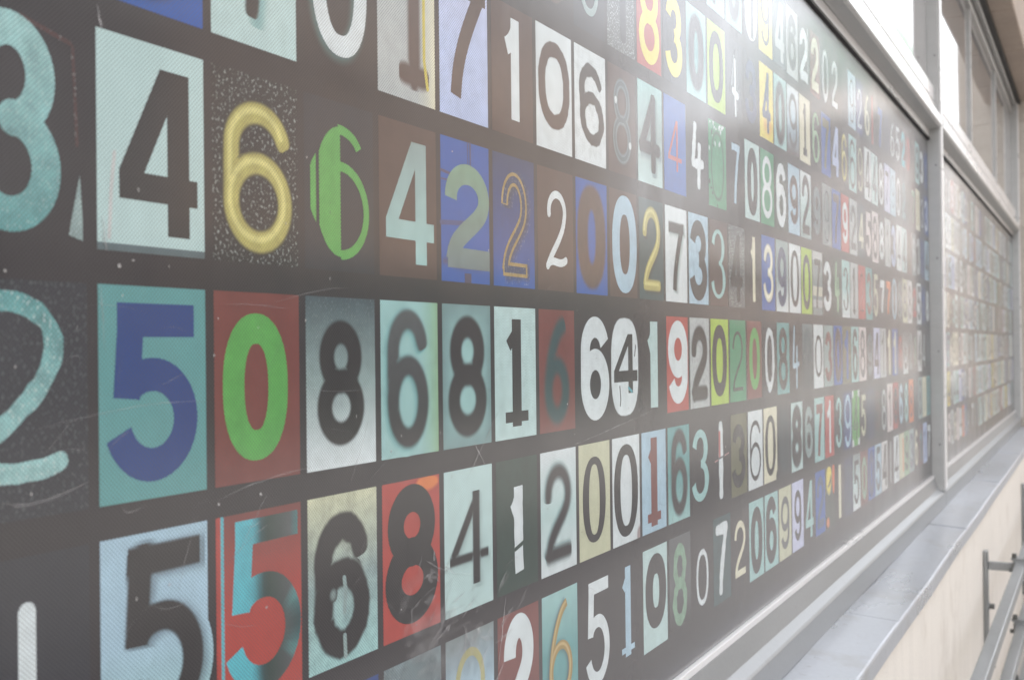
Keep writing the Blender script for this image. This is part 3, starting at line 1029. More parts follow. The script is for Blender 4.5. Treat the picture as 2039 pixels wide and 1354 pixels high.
ROUGH = (.38, 0, 0)
GRIT = (.25, .75, 0)
ROWS = {
 0: {
  -2: ('3', 'mint', 'black', 'B'), -1: ('7', 'dark', 'white', 'S'), 0: ('2', 'blue', 'cream', 'S'), 1: ('9', 'dark', 'cream', 'E'), 2: ('0', 'red', 'white', 'B'),
  3: ('8', 'pmint', 'black', 'S'), 4: ('5', 'dnavy', 'lgrey', 'S'), 5: ('1', 'lime', 'black', 'B'), 6: ('4', 'dark', 'mint', 'S'), 7: ('6', 'pblue', 'navy', 'F'),
  8: ('2', 'dark', 'white', 'T'), 9: ('0', 'cream', 'black', 'D'), 10: ('3', 'teal', 'dark', 'B'), 11: ('7', 'dark', 'pmint', 'S'),
  12: ('7', 'mint', 'smoke', 'F'), 13: ('0', 'mint', 'smoke', 'G'), 14: ('1', 'dark', 'black', 'S', {'var': 'bar', 'st': .2, 'h': .9, 'at': (.62, .5), 'under': (('ell', .55, .52, .42, .5, 'white', 1, .01, 2.6),)}),
  15: ('9', 'yellow', 'dark', 'E', {'w': .66, 'h': .82, 'st': .13}), 16: ('4', 'slate', 'lgrey', 'B', {'h': .84}), 17: ('6', 'lgrey', 'dark', 'F', {'st': .24}),
  18: ('2', 'dark', 'white', 'B', {'h': .8, 'rough': .18, 'over': (('line', ((.88, .95), (.82, .5), (.9, .2)), .04, 'pgrey', .8),)}),
  19: ('2', 'rbrown', 'cream', 'B', {'h': .84}), 20: ('0', 'dnavy', 'white', 'S', {'st': .12, 'h': .84, 'over': (('ell', .5, .12, .12, .07, 'white', 1),)}),
  21: ('2', 'dark', 'white', 'S', {'h': .78, 'st': .14}), 22: ('1', 'dnavy', 'smoke', 'F', {'al': .4}), 23: ('9', 'pblue', 'smoke', 'T', {'h': .8}),
  24: ('2', 'navy', 'white', 'S', {'st': .11, 'w': .55}), 25: ('6', 'dgreen', 'cream', 'E', {'var': 'script', 'st': .17}), 26: ('1', 'dark', 'red', 'B', {'var': 'bar', 'at': (.25, .5), 'h': .95}),
  27: ('7', 'dnavy', 'blue', 'B'), 28: ('0', 'dark', 'dblue', 'F'), 29: ('6', 'dark', 'white', 'S', {'var': 'script', 'st': .09}), 30: ('5', 'dark', 'white', 'S', {'st': .12}),
  31: ('2', 'brown', 'cyan', 'B'), 32: ('0', 'dred', 'red', 'B'), 33: ('4', 'dark', 'brown', 'S'), 34: ('9', 'mint', 'slate', 'F'), 35: ('3', 'dark', 'white', 'B'), 36: ('1', 'dblue', 'blue', 'G')},
 1: {
  -2: ('6', 'dark', 'cream', 'S'), -1: ('9', 'pmint', 'black', 'B'), 0: ('1', 'dark', 'teal', 'B'), 1: ('4', 'lgrey', 'dark', 'F'), 2: ('5', 'navy', 'cream', 'S'),
  3: ('3', 'dark', 'white', 'D'), 4: ('2', 'cream', 'rbrown', 'B'), 5: ('7', 'teal', 'white', 'S'), 6: ('9', 'dark', 'brown', 'F'),
  7: ('0', 'dnavy', 'stone', 'S', {'st': .10, 'h': .7}), 8: ('1', 'smoke', 'dnavy', 'F', {'tex': GRIT}), 9: ('8', 'red', 'yellow', 'B', {'w': .84, 'h': .92, 'st': .20}),
  10: ('3', 'dnavy', 'yellow', 'B', {'h': .86, 'st': .22}), 11: ('0', 'teal', 'dark', 'G', {'grad': ('mint', 'mint'), 'st': .30, 'h': .86}),
  12: ('0', 'lime', 'dark', 'B', {'w': .8, 'h': .84, 'st': .22}), 13: ('4', 'dnavy', 'smoke', 'H', {'tex': ROUGH, 'al': .5, 'over': (('line', ((.52, .74), (.54, .08)), .10, 'white', 1), ('line', ((.40, .36), (.68, .32)), .14, 'white', .9), ('line', ((.46, .8), (.3, .42)), .03, 'white', .7))}),
  14: ('3', 'dnavy', 'dblue', 'F', {'st': .22}), 15: ('4', 'yellow', 'dblue', 'H', {'st': .17, 'h': .84, 'tex': ROUGH, 'under': (('ell', .6, .2, .3, .12, 'orange', .5, .1),)}), 16: ('0', 'mint', 'dark', 'G', {'h': .9}),
  17: ('9', 'pblue', 'smoke', 'F', {'tex': ROUGH, 'grad': ('white', 'brown'), 'st': .14}), 18: ('1', 'cream', 'dark', 'B', {'var': 'serif', 'st': .17, 'w': .42}),
  19: ('6', 'dark', 'pgreen', 'E', {'st': .16}), 20: ('7', 'blue', 'olive', 'B', {'h': .82}), 21: ('4', 'dark', 'sky', 'B', {'h': .84, 'st': .24}), 22: ('6', 'dark', 'brass', 'P', {'h': .84, 'tex': (.2, .2, 0)}),
  23: ('6', 'mint', 'dark', 'F', {'st': .13, 'h': .9}), 24: ('9', 'dark', 'beige', 'T', {'h': .82}), 25: ('4', 'white', 'dark', 'B', {'h': .9, 'st': .2}), 26: ('4', 'pmint', 'slate', 'F', {'h': .92}),
  27: ('8', 'dark', 'white', 'B', {'h': .86, 'st': .16}), 28: ('7', 'lav', 'dark', 'S', {'h': .7}), 29: ('9', 'pblue', 'grey', 'T'), 30: ('0', 'dark', 'white', 'S', {'h': .84, 'w': .7}),
  31: ('2', 'slate', 'teal', 'F', {'al': .5}), 32: ('1', 'dark', 'olive', 'B', {'var': 'bar', 'st': .3}), 33: ('7', 'wine', 'sage', 'B'), 34: ('1', 'cream', 'gold', 'S', {'var': 'bar'}),
  35: ('3', 'dark', 'white', 'T', {'al': .8}), 36: ('3', 'blue', 'white', 'B', {'st': .16})},
 2: {
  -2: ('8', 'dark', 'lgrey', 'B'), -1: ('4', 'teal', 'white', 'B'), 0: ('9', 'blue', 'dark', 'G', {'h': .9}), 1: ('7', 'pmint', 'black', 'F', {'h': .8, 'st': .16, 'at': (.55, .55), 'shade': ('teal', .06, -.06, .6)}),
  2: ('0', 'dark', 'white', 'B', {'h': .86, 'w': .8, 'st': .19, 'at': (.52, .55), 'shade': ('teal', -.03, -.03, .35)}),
  3: ('1', 'lgrey', 'brown', 'F', {'var': 'serif', 'st': .22, 'w': .6, 'h': .86, 'soft': .035, 'at': (.62, .53), 'side': 'cream', 'over': (('line', ((.80, .99), (.80, .3), (.86, .12)), .05, 'yellow', .8),)}),
  4: ('7', 'sky', 'brown', 'S', {'w': 1.0, 'h': .86, 'st': .21, 'at': (.46, .58), 'tex': (.2, 0, 0), 'grad': ('lav', 'sky')}),
  5: ('1', 'brown', 'white', 'S', {'st': .20, 'w': .52, 'h': .78, 'at': (.52, .52)}),
  6: ('0', 'white', 'brown', 'H', {'w': .88, 'h': .72, 'st': .19, 'rough': .07, 'at': (.5, .54)}),
  7: ('6', 'white', 'dark', 'H', {'w': .76, 'h': .72, 'st': .16, 'tex': (.32, 0, .10), 'slant': -.1, 'at': (.54, .52)}),
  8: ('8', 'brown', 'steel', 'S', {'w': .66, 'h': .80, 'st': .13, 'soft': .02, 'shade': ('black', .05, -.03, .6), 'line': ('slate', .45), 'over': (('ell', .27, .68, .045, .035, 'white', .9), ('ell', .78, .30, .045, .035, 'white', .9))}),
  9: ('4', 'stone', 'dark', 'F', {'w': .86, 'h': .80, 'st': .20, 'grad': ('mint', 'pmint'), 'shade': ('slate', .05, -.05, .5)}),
  10: ('4', 'blue', 'red', 'S', {'w': .62, 'h': .54, 'st': .075, 'cap': 'round'}), 11: ('4', 'dark', 'white', 'H', {'var': 'open', 'w': .66, 'h': .74, 'st': .15}),
  12: ('0', 'green', 'dgreen', 'F', {'st': .06, 'al': .7, 'tex': ROUGH, 'under': (('chips', 22, 'white', 'edge'), ('chips', 10, 'dgreen', 'all'))}),
  13: ('7', 'dark', 'pblue', 'S', {'st': .13, 'w': .5, 'rough': .1}), 14: ('0', 'pmint', 'dark', 'C', {'w': .72, 'h': .88, 'st': .27}), 15: ('8', 'green', 'white', 'S', {'h': .84, 'w': .76, 'st': .14}),
  16: ('6', 'dgreen', 'white', 'B', {'h': .90, 'w': .78, 'rough': .16}), 17: ('9', 'pblue', 'brown', 'B', {'h': .72, 'st': .20}), 18: ('2', 'pmint', 'dark', 'F', {'h': .90, 'grad': ('white', 'stone')}),
  19: ('9', 'dark', 'steel', 'B', {'h': .76}), 20: ('9', 'grey', 'slate', 'T', {'h': .86}), 21: ('7', 'blue', 'brown', 'F', {'h': .84}), 22: ('9', 'red', 'white', 'S', {'h': .72, 'st': .17, 'w': .66}),
  23: ('2', 'lgrey', 'smoke', 'F', {'tex': ROUGH}), 24: ('4', 'slate', 'cream', 'S', {'h': .66}), 25: ('5', 'dark', 'pink', 'B', {'h': .86}), 26: ('8', 'pink', 'dark', 'B', {'h': .86, 'st': .18}),
  27: ('8', 'dark', 'white', 'B', {'h': .78, 'st': .2}), 28: ('1', 'lgrey', 'smoke', 'S', {'h': .8}), 29: ('3', 'dark', 'sky', 'B', {'h': .9}), 30: ('4', 'white', 'dark', 'S', {'h': .8}), 31: ('4', 'pmint', 'smoke', 'F', {'h': .9}),
  32: ('1', 'wine', 'olive', 'B', {'var': 'bar', 'st': .4}), 33: ('6', 'grey', 'lgrey', 'F'), 34: ('3', 'dark', 'lgrey', 'B', {'h': .9}), 35: ('5', 'dblue', 'navy', 'G'), 36: ('4', 'pblue', 'dark', 'F', {'h': .9})},
 3: {
  -2: ('8', 'dark', 'cream', 'B'),
  -1: ('3', 'dark', 'mint', 'B', {'w': .72, 'h': .92, 'st': .22, 'at': (.44, .50), 'itex': (.42, .25, 0), 'tex': (.2, 0, 0), 'ink2': 'teal', 'cap': 'round',
        'under': (('line', ((.5, .95), (.88, .89)), .03, 'dred', .7), ('line', ((.90, .88), (.93, .45)), .025, 'dred', .6), ('poly', ((.86, .05), (.97, .03), (.97, .12), (.95, .32), (.88, .12)), 'stone', 1))}),
  0: ('4', 'pmint', 'black', 'B', {'w': .74, 'h': .80, 'st': .215, 'at': (.56, .49), 'tex': (.04, 0, 0), 'under': (('rect', .0, .0, 1, .035, 'slate', .9),),
       'over': (('line', ((.15, .45), (.12, .28), (.10, .06)), .03, 'pgrey', 1),)}),
  1: ('6', 'black', 'brass', 'P', {'w': .80, 'h': .80, 'st': .165, 'at': (.52, .46), 'tex': (.2, .4, 0), 'itex': (.3, 0, 0)}),
  2: ('', 'dnavy', 'bgreen', 'D', {'under': (('clip', .50, .47, .36, .385, .20, .50, 'bgreen'), ('clip', .50, .47, .46, .30, .08, .155, 'bgreen'),
        ('arc', .47, .70, .32, .14, 90, 18, .085, 'bgreen'), ('arc', .50, .36, .385, .262, 118, -90, .085, 'bgreen'))}),
  3: ('4', 'brown', 'stone', 'B', {'w': .84, 'h': .80, 'st': .20, 'at': (.53, .49), 'ink2': 'mint'}),
  4: ('2', 'blue', 'sage', 'E', {'w': .92, 'h': .76, 'st': .24, 'con': .1, 'at': (.54, .47), 'ink2': 'steel', 'itex': (.25, 0, 0),
        'under': (('line', ((.60, 1.0), (.60, .72), (0, .76)), .03, 'brown', .7), ('line', ((.55, 1.0), (.55, .70), (0, .70)), .02, 'brown', .6), ('line', ((.0, .40), (.45, .42)), .05, 'brown', .5), ('rect', .46, .0, .60, .14, 'brown', .8), ('ell', .5, .14, .5, .04, 'brown', .6, .05))}),
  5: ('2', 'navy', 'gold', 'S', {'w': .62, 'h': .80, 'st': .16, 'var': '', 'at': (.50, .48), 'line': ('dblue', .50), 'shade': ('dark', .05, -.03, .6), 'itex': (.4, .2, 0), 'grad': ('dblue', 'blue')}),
  6: ('2', 'brown', 'white', 'S', {'var': 'script', 'w': .60, 'h': .66, 'st': .095, 'cap': 'round', 'at': (.52, .50)}),
  7: ('0', 'blue', 'brown', 'F', {'w': .92, 'h': .92, 'st': .34, 'soft': .04, 'itex': (.3, 0, .2)}),
  8: ('0', 'brown', 'pblue', 'B', {'w': .90, 'h': .92, 'st': .265, 'at': (.54, .5)}),
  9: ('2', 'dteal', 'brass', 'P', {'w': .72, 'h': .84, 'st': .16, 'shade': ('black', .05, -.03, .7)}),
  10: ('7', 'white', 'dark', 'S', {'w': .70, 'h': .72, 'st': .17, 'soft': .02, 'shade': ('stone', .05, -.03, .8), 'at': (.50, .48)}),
  11: ('3', 'pblue', 'dark', 'B', {'w': .86, 'h': .90, 'st': .26, 'tex': (.30, 0, 0)}),
  12: ('3', 'brown', 'mint', 'D', {'w': .78, 'h': .88, 'st': .17, 'con': .6}), 13: ('4', 'smoke', 'dark', 'F', {'tex': GRIT, 'h': .84, 'st': .2}),
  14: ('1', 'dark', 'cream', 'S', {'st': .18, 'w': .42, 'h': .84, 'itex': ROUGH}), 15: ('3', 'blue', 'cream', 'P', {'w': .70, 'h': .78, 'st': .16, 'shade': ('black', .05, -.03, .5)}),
  16: ('9', 'stone', 'dblue', 'B', {'h': .84, 'grad': ('stone', 'white')}), 17: ('0', 'white', 'dark', 'E', {'w': .78, 'h': .88, 'st': .2}), 18: ('0', 'lime', 'dark', 'B', {'w': .76, 'h': .84, 'st': .19}),
  19: ('7', 'grey', 'dark', 'S', {'h': .78, 'under': (('rect', 0, .86, 1, 1, 'pgrey', .8), ('rect', 0, .3, 1, .45, 'cream', .6), ('rect', 0, .12, 1, .24, 'pgrey', .5))}), 20: ('3', 'dark', 'white', 'B', {'h': .82, 'w': .82}),
  21: ('4', 'dgreen', 'pgreen', 'H', {'var': 'open', 'h': .86, 'st': .17}), 22: ('3', 'mint', 'dark', 'D', {'grad': ('mint', 'white'), 'h': .86}), 23: ('1', 'lgrey', 'dark', 'D', {'var': 'serif', 'h': .84, 'w': .5}),
  24: ('2', 'red', 'dred', 'T', {'al': .5}), 25: ('3', 'teal', 'rbrown', 'B', {'h': .82}), 26: ('5', 'dark', 'beige', 'S', {'h': .84}), 27: ('7', 'dark', 'white', 'B', {'h': .66}), 28: ('7', 'dark', 'orange', 'B', {'h': .68}),
  29: ('0', 'dark', 'pblue', 'E', {'h': .94, 'w': .86}), 30: ('6', 'smoke', 'grey', 'F'), 31: ('8', 'beige', 'smoke', 'F'), 32: ('8', 'pgrey', 'smoke', 'F'), 33: ('2', 'dark', 'red', 'B', {'h': .7}),
  34: ('5', 'white', 'dark', 'B', {'h': .86}), 35: ('1', 'dblue', 'blue', 'B'), 36: ('8', 'dark', 'white', 'B', {'h': .78})},
 4: {
  -2: ('0', 'cream', 'black', 'B'),
  -1: ('2', 'dnavy', 'teal', 'S', {'var': 'script', 'w': 1.0, 'h': .86, 'st': .155, 'cap': 'round', 'rough': .16, 'con': .22, 'at': (.35, .53), 'itex': (.5, .5, 0), 'ink2': 'mint', 'tex': (.2, .08, 0)}),
  0: ('5', 'teal', 'navy', 'B', {'w': .82, 'h': .84, 'st': .235, 'at': (.50, .50), 'tex': (.04, 0, 0), 'itex': (.04, 0, 0)}),
  1: ('0', 'rbrown', 'bgreen', 'B', {'w': .76, 'h': .78, 'st': .24, 'at': (.47, .50), 'tex': (.14, 0, 0)}),
  2: ('8', 'stone', 'black', 'F', {'w': .68, 'h': .74, 'st': .21, 'soft': .02, 'grad': ('slate', 'white'), 'tex': (.2, .1, 0)}),
  3: ('6', 'mint', 'smoke', 'F', {'w': .72, 'h': .90, 'st': .20, 'ink2': 'dark', 'soft': .03, 'side': 'pgreen', 'at': (.46, .50), 'shade': ('teal', -.03, -.02, .7)}),
  4: ('8', 'mint', 'dark', 'F', {'w': .80, 'h': .86, 'st': .24, 'soft': .03, 'edge': ('slate', .3, .55)}),
  5: ('1', 'pmint', 'black', 'E', {'var': 'serif', 'w': .62, 'h': .82, 'st': .22, 'con': .45, 'at': (.52, .50), 'tex': (.2, .1, .0)}),
  6: ('6', 'rbrown', 'dteal', 'F', {'w': .70, 'h': .88, 'st': .22, 'soft': .06, 'var': 'script'}),
  7: ('6', 'dark', 'white', 'B', {'w': .92, 'h': .92, 'st': .28, 'at': (.56, .5)}),
  8: ('4', 'dark', 'black', 'B', {'w': .86, 'h': .56, 'st': .17, 'at': (.53, .53), 'under': (('ell', .5, .5, .5, .46, 'white', 1, .01, 2.8),), 'over': (('line', ((.30, .32), (.33, .2), (.31, .14)), .03, 'black', .9), ('line', ((.9, .70), (.86, .60)), .03, 'black', .9), ('line', ((.62, .3), (.75, .26)), .04, 'cyan', .7))}),
  9: ('1', 'dark', 'pmint', 'B', {'w': .56, 'h': .86, 'st': .30, 'grad': ('dark', 'dark')}), 10: ('9', 'red', 'white', 'B', {'w': .90, 'h': .88, 'st': .27, 'at': (.52, .52)}),
  11: ('2', 'lgrey', 'black', 'F', {'w': .82, 'h': .84, 'st': .25, 'soft': .03, 'tex': (.5, .3, .35)}), 12: ('0', 'lime', 'dark', 'B', {'w': .84, 'h': .84, 'st': .235}),
  13: ('2', 'green', 'dgreen', 'E', {'w': .66, 'h': .76, 'st': .10}), 14: ('0', 'rbrown', 'bgreen', 'B', {'h': .80, 'w': .72, 'st': .2}), 15: ('0', 'dnavy', 'white', 'H', {'w': .70, 'h': .84, 'st': .15, 'over': (('ell', .5, .12, .14, .07, 'white', 1),)}),
  16: ('8', 'teal', 'dark', 'B', {'h': .88, 'w': .76, 'st': .2}), 17: ('4', 'dark', 'pblue', 'H', {'var': 'open', 'h': .94, 'st': .11}), 18: ('0', 'slate', 'dteal', 'G', {'al': .5, 'grad': ('steel', 'dnavy')}),
  19: ('0', 'white', 'black', 'E', {'w': .76, 'h': .70, 'st': .15}), 20: ('3', 'stone', 'rbrown', 'B', {'h': .82}), 21: ('0', 'blue', 'brown', 'G', {'h': .92, 'soft': .05}), 22: ('1', 'olive', 'blue', 'B', {'h': .86}),
  23: ('6', 'mint', 'black', 'C', {'h': .94, 'w': .7}), 24: ('8', 'pink', 'smoke', 'F', {'h': .9}), 25: ('9', 'dark', 'steel', 'B', {'h': .8}), 26: ('4', 'lav', 'dark', 'B', {'h': .84}), 27: ('1', 'lgrey', 'smoke', 'S', {'h': .9}),
  28: ('1', 'dark', 'cream', 'X', {'h': .94}), 29: ('1', 'blue', 'beige', 'B', {'h': .9}), 30: ('8', 'dnavy', 'red', 'S', {'h': .74}), 31: ('8', 'grey', 'smoke', 'F', {'grad': ('smoke', 'white')}), 32: ('2', 'dark', 'steel', 'B', {'h': .86}),
  33: ('1', 'dark', 'sage', 'B', {'var': 'bar', 'h': .7}), 34: ('4', 'pgrey', 'smoke', 'F', {'h': .8}), 35: ('4', 'dark', 'lgrey', 'S', {'h': .8}), 36: ('1', 'dark', 'steel', 'B', {'var': 'bar', 'h': .8})},
 5: {
  -2: ('4', 'mint', 'black', 'B'), -1: ('1', 'dnavy', 'white', 'S', {'var': 'bar', 'st': .13, 'h': .74, 'at': (.52, .44), 'cap': 'round'}),
  0: ('5', 'pblue', 'black', 'F', {'w': .78, 'h': .88, 'st': .21, 'soft': .014, 'cap': 'butt', 'at': (.56, .50), 'shade': ('slate', .04, -.02, .6), 'tex': (.15, 0, 0), 'grad': ('pblue', 'mint')}),
  1: ('5', 'red', 'dgreen', 'B', {'w': .86, 'h': .92, 'st': .20, 'at': (.56, .50), 'tex': (.08, 0, 0), 'grad': ('rbrown', 'red'),
        'inkx': ((0, 'cyan'), (.30, 'cyan'), (.44, 'dteal'), (.52, 'dgreen'), (.88, 'smoke'), (.92, 'teal'), (1, 'dteal')),
        'under': (('rect', .0, 0, .05, 1, 'red', 1), ('rect', .05, 0, .085, 1, 'cyan', .9))}),
  2: ('6', 'stone', 'black', 'B', {'w': .80, 'h': .86, 'st': .25, 'soft': .02, 'rough': .08, 'tex': (.45, .1, 0), 'grad': ('beige', 'mint'), 'cap': 'round', 'at': (.48, .46),
        'over': (('line', ((.5, .50), (.52, .42), (.5, .30)), .05, 'stone', 1), ('line', ((.5, .16), (.51, .04)), .05, 'stone', 1), ('ell', .34, .42, .04, .03, 'stone', .7, .02))}),
  3: ('8', 'red', 'black', 'X', {'w': .92, 'h': .90, 'st': .27, 'at': (.5, .52), 'tex': (.2, 0, 0), 'under': (('ell', .78, .96, .2, .05, 'orange', 1, .02),)}),
  4: ('4', 'pmint', 'black', 'E', {'w': .84, 'h': .66, 'st': .15, 'at': (.50, .50), 'soft': .02, 'shade': ('stone', .04, -.04, .6)}),
  5: ('1', 'dgreen', 'white', 'B', {'w': .42, 'h': .66, 'st': .21, 'at': (.50, .46), 'rough': .05, 'tex': (.3, 0, 0), 'over': (('line', ((.44, .31), (.68, .35)), .05, 'dgreen', 1),)}),
  6: ('2', 'pmint', 'dark', 'F', {'w': .74, 'h': .80, 'st': .19, 'soft': .05, 'grad': ('white', 'white'), 'shade': ('teal', -.02, .02, .5)}), 7: ('0', 'beige', 'dark', 'D', {'w': .74, 'h': .82, 'st': .20, 'con': .5}),
  8: ('0', 'white', 'black', 'E', {'w': .88, 'h': .92, 'st': .23, 'under': (('ell', 1.0, .02, .12, .10, 'rbrown', .7, .03),)}), 9: ('1', 'pblue', 'rbrown', 'E', {'var': 'serif', 'w': .6, 'h': .88, 'st': .26, 'con': .5}),
  10: ('6', 'teal', 'dark', 'F', {'w': .76, 'h': .92, 'st': .22, 'soft': .04, 'grad': ('teal', 'mint')}), 11: ('3', 'dark', 'mint', 'E', {'w': .84, 'h': .86, 'st': .22, 'con': .4}),
  12: ('1', 'dark', 'white', 'H', {'var': 'bar', 'st': .22, 'h': .92, 'over': (('line', ((.42, .82), (.42, .56)), .10, 'red', .9), ('line', ((.15, .5), (.95, .56)), .02, 'red', .7), ('line', ((.3, .52), (.7, .54)), .03, 'black', .9))}),
  13: ('3', 'olive', 'black', 'B', {'w': .82, 'h': .78}), 14: ('6', 'white', 'dark', 'T', {'w': .76, 'h': .78, 'st': .09}), 15: ('0', 'cream', 'black', 'E', {'w': .80, 'h': .86, 'st': .2, 'under': (('ell', 1.0, .02, .10, .10, 'dark', 1, .02),)}),
  16: ('0', 'dnavy', 'dteal', 'G', {'al': .5}), 17: ('8', 'pmint', 'dark', 'X', {'w': .92, 'h': .92, 'st': .34, 'soft': .04}), 18: ('6', 'dark', 'stone', 'B', {'h': .78, 'st': .2}), 19: ('7', 'mint', 'rbrown', 'B', {'h': .82, 'w': .66}),
  20: ('1', 'red', 'white', 'S', {'h': .86, 'st': .17}), 21: ('3', 'dark', 'mint', 'E', {'h': .9}), 22: ('9', 'navy', 'pblue', 'S', {'h': .92, 'w': .82, 'st': .14}),
  23: ('4', 'bgreen', 'dgreen', 'F', {'al': .6, 'under': (('ell', .08, .97, .14, .10, 'white', 1, .02), ('ell', .92, .97, .14, .10, 'white', 1, .02), ('ell', .08, .03, .14, .10, 'white', 1, .02), ('ell', .92, .03, .14, .10, 'white', 1, .02))}),
  24: ('5', 'dark', 'beige', 'S', {'h': .78, 'st': .16}), 25: ('7', 'dblue', 'olive', 'S', {'al': .6}), 26: ('5', 'dgreen', 'wine', 'B', {'h': .8}), 27: ('8', 'dark', 'lgrey', 'S', {'h': .84, 'w': .76}), 28: ('1', 'pink', 'brown', 'S', {'var': '', 'h': .84}),
  29: ('8', 'red', 'dark', 'X', {'h': .8}), 30: ('6', 'dark', 'pblue', 'B', {'h': .9}), 31: ('8', 'dark', 'mint', 'B', {'h': .9}), 32: ('8', 'orange', 'rbrown', 'S', {'h': .8}), 33: ('2', 'dnavy', 'dteal', 'F', {'al': .4}), 34: ('8', 'stone', 'dnavy', 'F', {'h': .9}),
  35: ('1', 'cream', 'smoke', 'S', {'var': 'bar', 'st': .1}), 36: ('0', 'teal', 'dteal', 'G', {'al': .5})},
 6: {
  -2: ('5', 'dark', 'white', 'B'), -1: ('7', 'stone', 'black', 'B'), 0: ('3', 'dark', 'mint', 'B'), 1: ('9', 'lgrey', 'black', 'F'), 2: ('0', 'navy', 'cream', 'S'),
  3: ('8', 'slate', 'steel', 'F', {'tex': (.5, .15, 0), 'grad': ('steel', 'dteal'), 'at': (.5, .55)}), 4: ('9', 'pblue', 'brass', 'S', {'w': .62, 'h': .8, 'st': .09, 'tex': (.35, 0, 0), 'grad': ('grey', 'stone'), 'al': .8}),
  5: ('2', 'rbrown', 'white', 'X', {'w': .72, 'h': .90, 'st': .28, 'at': (.5, .52)}), 6: ('6', 'teal', 'gold', 'S', {'var': 'script', 'w': .66, 'h': .82, 'st': .11, 'grad': ('mint', 'teal'), 'shade': ('slate', -.04, .0, .8), 'shine': 1}),
  7: ('5', 'dark', 'white', 'S', {'w': .74, 'h': .92, 'st': .17, 'at': (.56, .48)}), 8: ('1', 'dark', 'pblue', 'D', {'var': 'serif', 'w': .52, 'h': .84, 'st': .20, 'con': .6}), 9: ('0', 'pmint', 'dark', 'C', {'w': .86, 'h': .74, 'st': .30, 'at': (.52, .56)}),
  10: ('8', 'smoke', 'sage', 'H', {'w': .66, 'h': .86, 'st': .17, 'grad': ('smoke', 'dark'), 'itex': ROUGH}), 11: ('0', 'dark', 'white', 'H', {'w': .62, 'h': .62, 'st': .09, 'at': (.5, .42), 'rough': .1}),
  12: ('7', 'dteal', 'white', 'H', {'w': .72, 'h': .84, 'st': .2, 'tex': ROUGH}), 13: ('2', 'dark', 'cream', 'S', {'w': .68, 'h': .68, 'st': .12}), 14: ('0', 'mint', 'dark', 'C', {'w': .80, 'h': .86, 'st': .27}),
  15: ('6', 'mint', 'dark', 'C', {'w': .80, 'h': .90, 'st': .26}), 16: ('9', 'beige', 'smoke', 'S', {'w': .70, 'h': .74}), 17: ('9', 'lav', 'dark', 'S', {'w': .62, 'h': .74}), 18: ('4', 'dark', 'mint', 'B', {'h': .86, 'st': .18}),
  19: ('2', 'blue', 'slate', 'F', {'al': .7}), 20: ('1', 'dgreen', 'brown', 'T', {'al': .5, 'under': (('ell', .35, .80, .30, .24, 'yellow', 1, .06), ('ell', .85, .82, .14, .30, 'tangerine', 1, .04), ('ell', .2, .1, .16, .08, 'orange', .9, .04))}),
  21: ('1', 'dark', 'cream', 'B', {'var': 'bar', 'h': .90, 'st': .28}), 22: ('2', 'dblue', 'slate', 'F'), 23: ('5', 'pmint', 'dark', 'E', {'h': .84, 'grad': ('grey', 'white')}), 24: ('0', 'rbrown', 'sage', 'B', {'h': .8}),
  25: ('0', 'blue', 'dblue', 'G', {'h': .9}), 26: ('5', 'pblue', 'slate', 'F', {'h': .88}), 27: ('4', 'pgrey', 'dark', 'B', {'h': .86}), 28: ('1', 'dark', 'lgrey', 'S', {'var': 'bar', 'h': .86}), 29: ('4', 'white', 'dark', 'B', {'h': .9, 'st': .16}),
  30: ('1', 'beige', 'orange', 'S', {'var': 'bar', 'at': (.8, .5)}), 31: ('9', 'pgreen', 'dgreen', 'F'), 32: ('3', 'stone', 'dblue', 'F'), 33: ('6', 'dark', 'cream', 'S', {'h': .86}), 34: ('1', 'wine', 'cyan', 'S', {'al': .7}), 35: ('1', 'sky', 'navy', 'S', {'h': .8}),
  36: ('7', 'dark', 'white', 'B', {'h': .8})},
}

X_BACK, X_CARD, X_INK = 0.0, 0.00005, 0.00009


def panel(name, label, s0, s1):
    root = empty(name, (0, s0 * K, EYE - 0.784 * K), label, 'sign')
    I = Ink()
    y0, y1, z0, z1 = s0 * K + .001, s1 * K - .001, EYE - .7825 * K, EYE + 1.204 * K
    nx, nz = 60, 16
    rnd = random.Random(5)
    b = LP['dark']
    ids = []
    for j in range(nz + 1):
        r_ = []
        for i in range(nx + 1):
            f = 1 + rnd.uniform(-.06, .06)
            r_.append(I.add((y1 - y0) * i / nx, (z1 - z0) * j / nz, 0, (b[0] * f, b[1] * f, b[2] * f, 1), (.12, 0, 0)))
        ids.append(r_)
    for j in range(nz):
        for i in range(nx):
            I.f.append((ids[j][i], ids[j][i + 1], ids[j + 1][i + 1], ids[j + 1][i]))
    place('film', I.mesh('film'), (X_BACK, y0, z0), root)
    ob = box('backing_board', (-0.02, y0, z0), (-0.001, y1, z1), MAT['gasket'], root)
    return root


main = panel('number_panel', 'large nearest dark film panel printed with rows of house number photographs', S_BEG, S_MUL)
rnd = random.Random(11)
for row, cards in ROWS.items():
    zt = Z4 + (4 - row) * RP
    for n, spec in sorted(cards.items()):
        if n < -2:
            continue
        C, D = make_card(spec, rnd, n < 24)
        at = (X_CARD, S0 + n * CP, zt - CH)
        cobj = place('number_card', C.mesh('number_card'), at, main)
        num = spec[0] or '6'
        cobj['label'] = '%s card printed with a %s %s' % (WORD[spec[1]], WORD[spec[2]], num)
        if D.v:
            dobj = place('digit', D.mesh('digit'), (X_INK, at[1], at[2]), cobj)
            dobj['label'] = '%s digit %s' % (WORD[spec[2]], num)

# wear on the film: fine scratches and scuffed patches
W = Ink()
rw = random.Random(21)


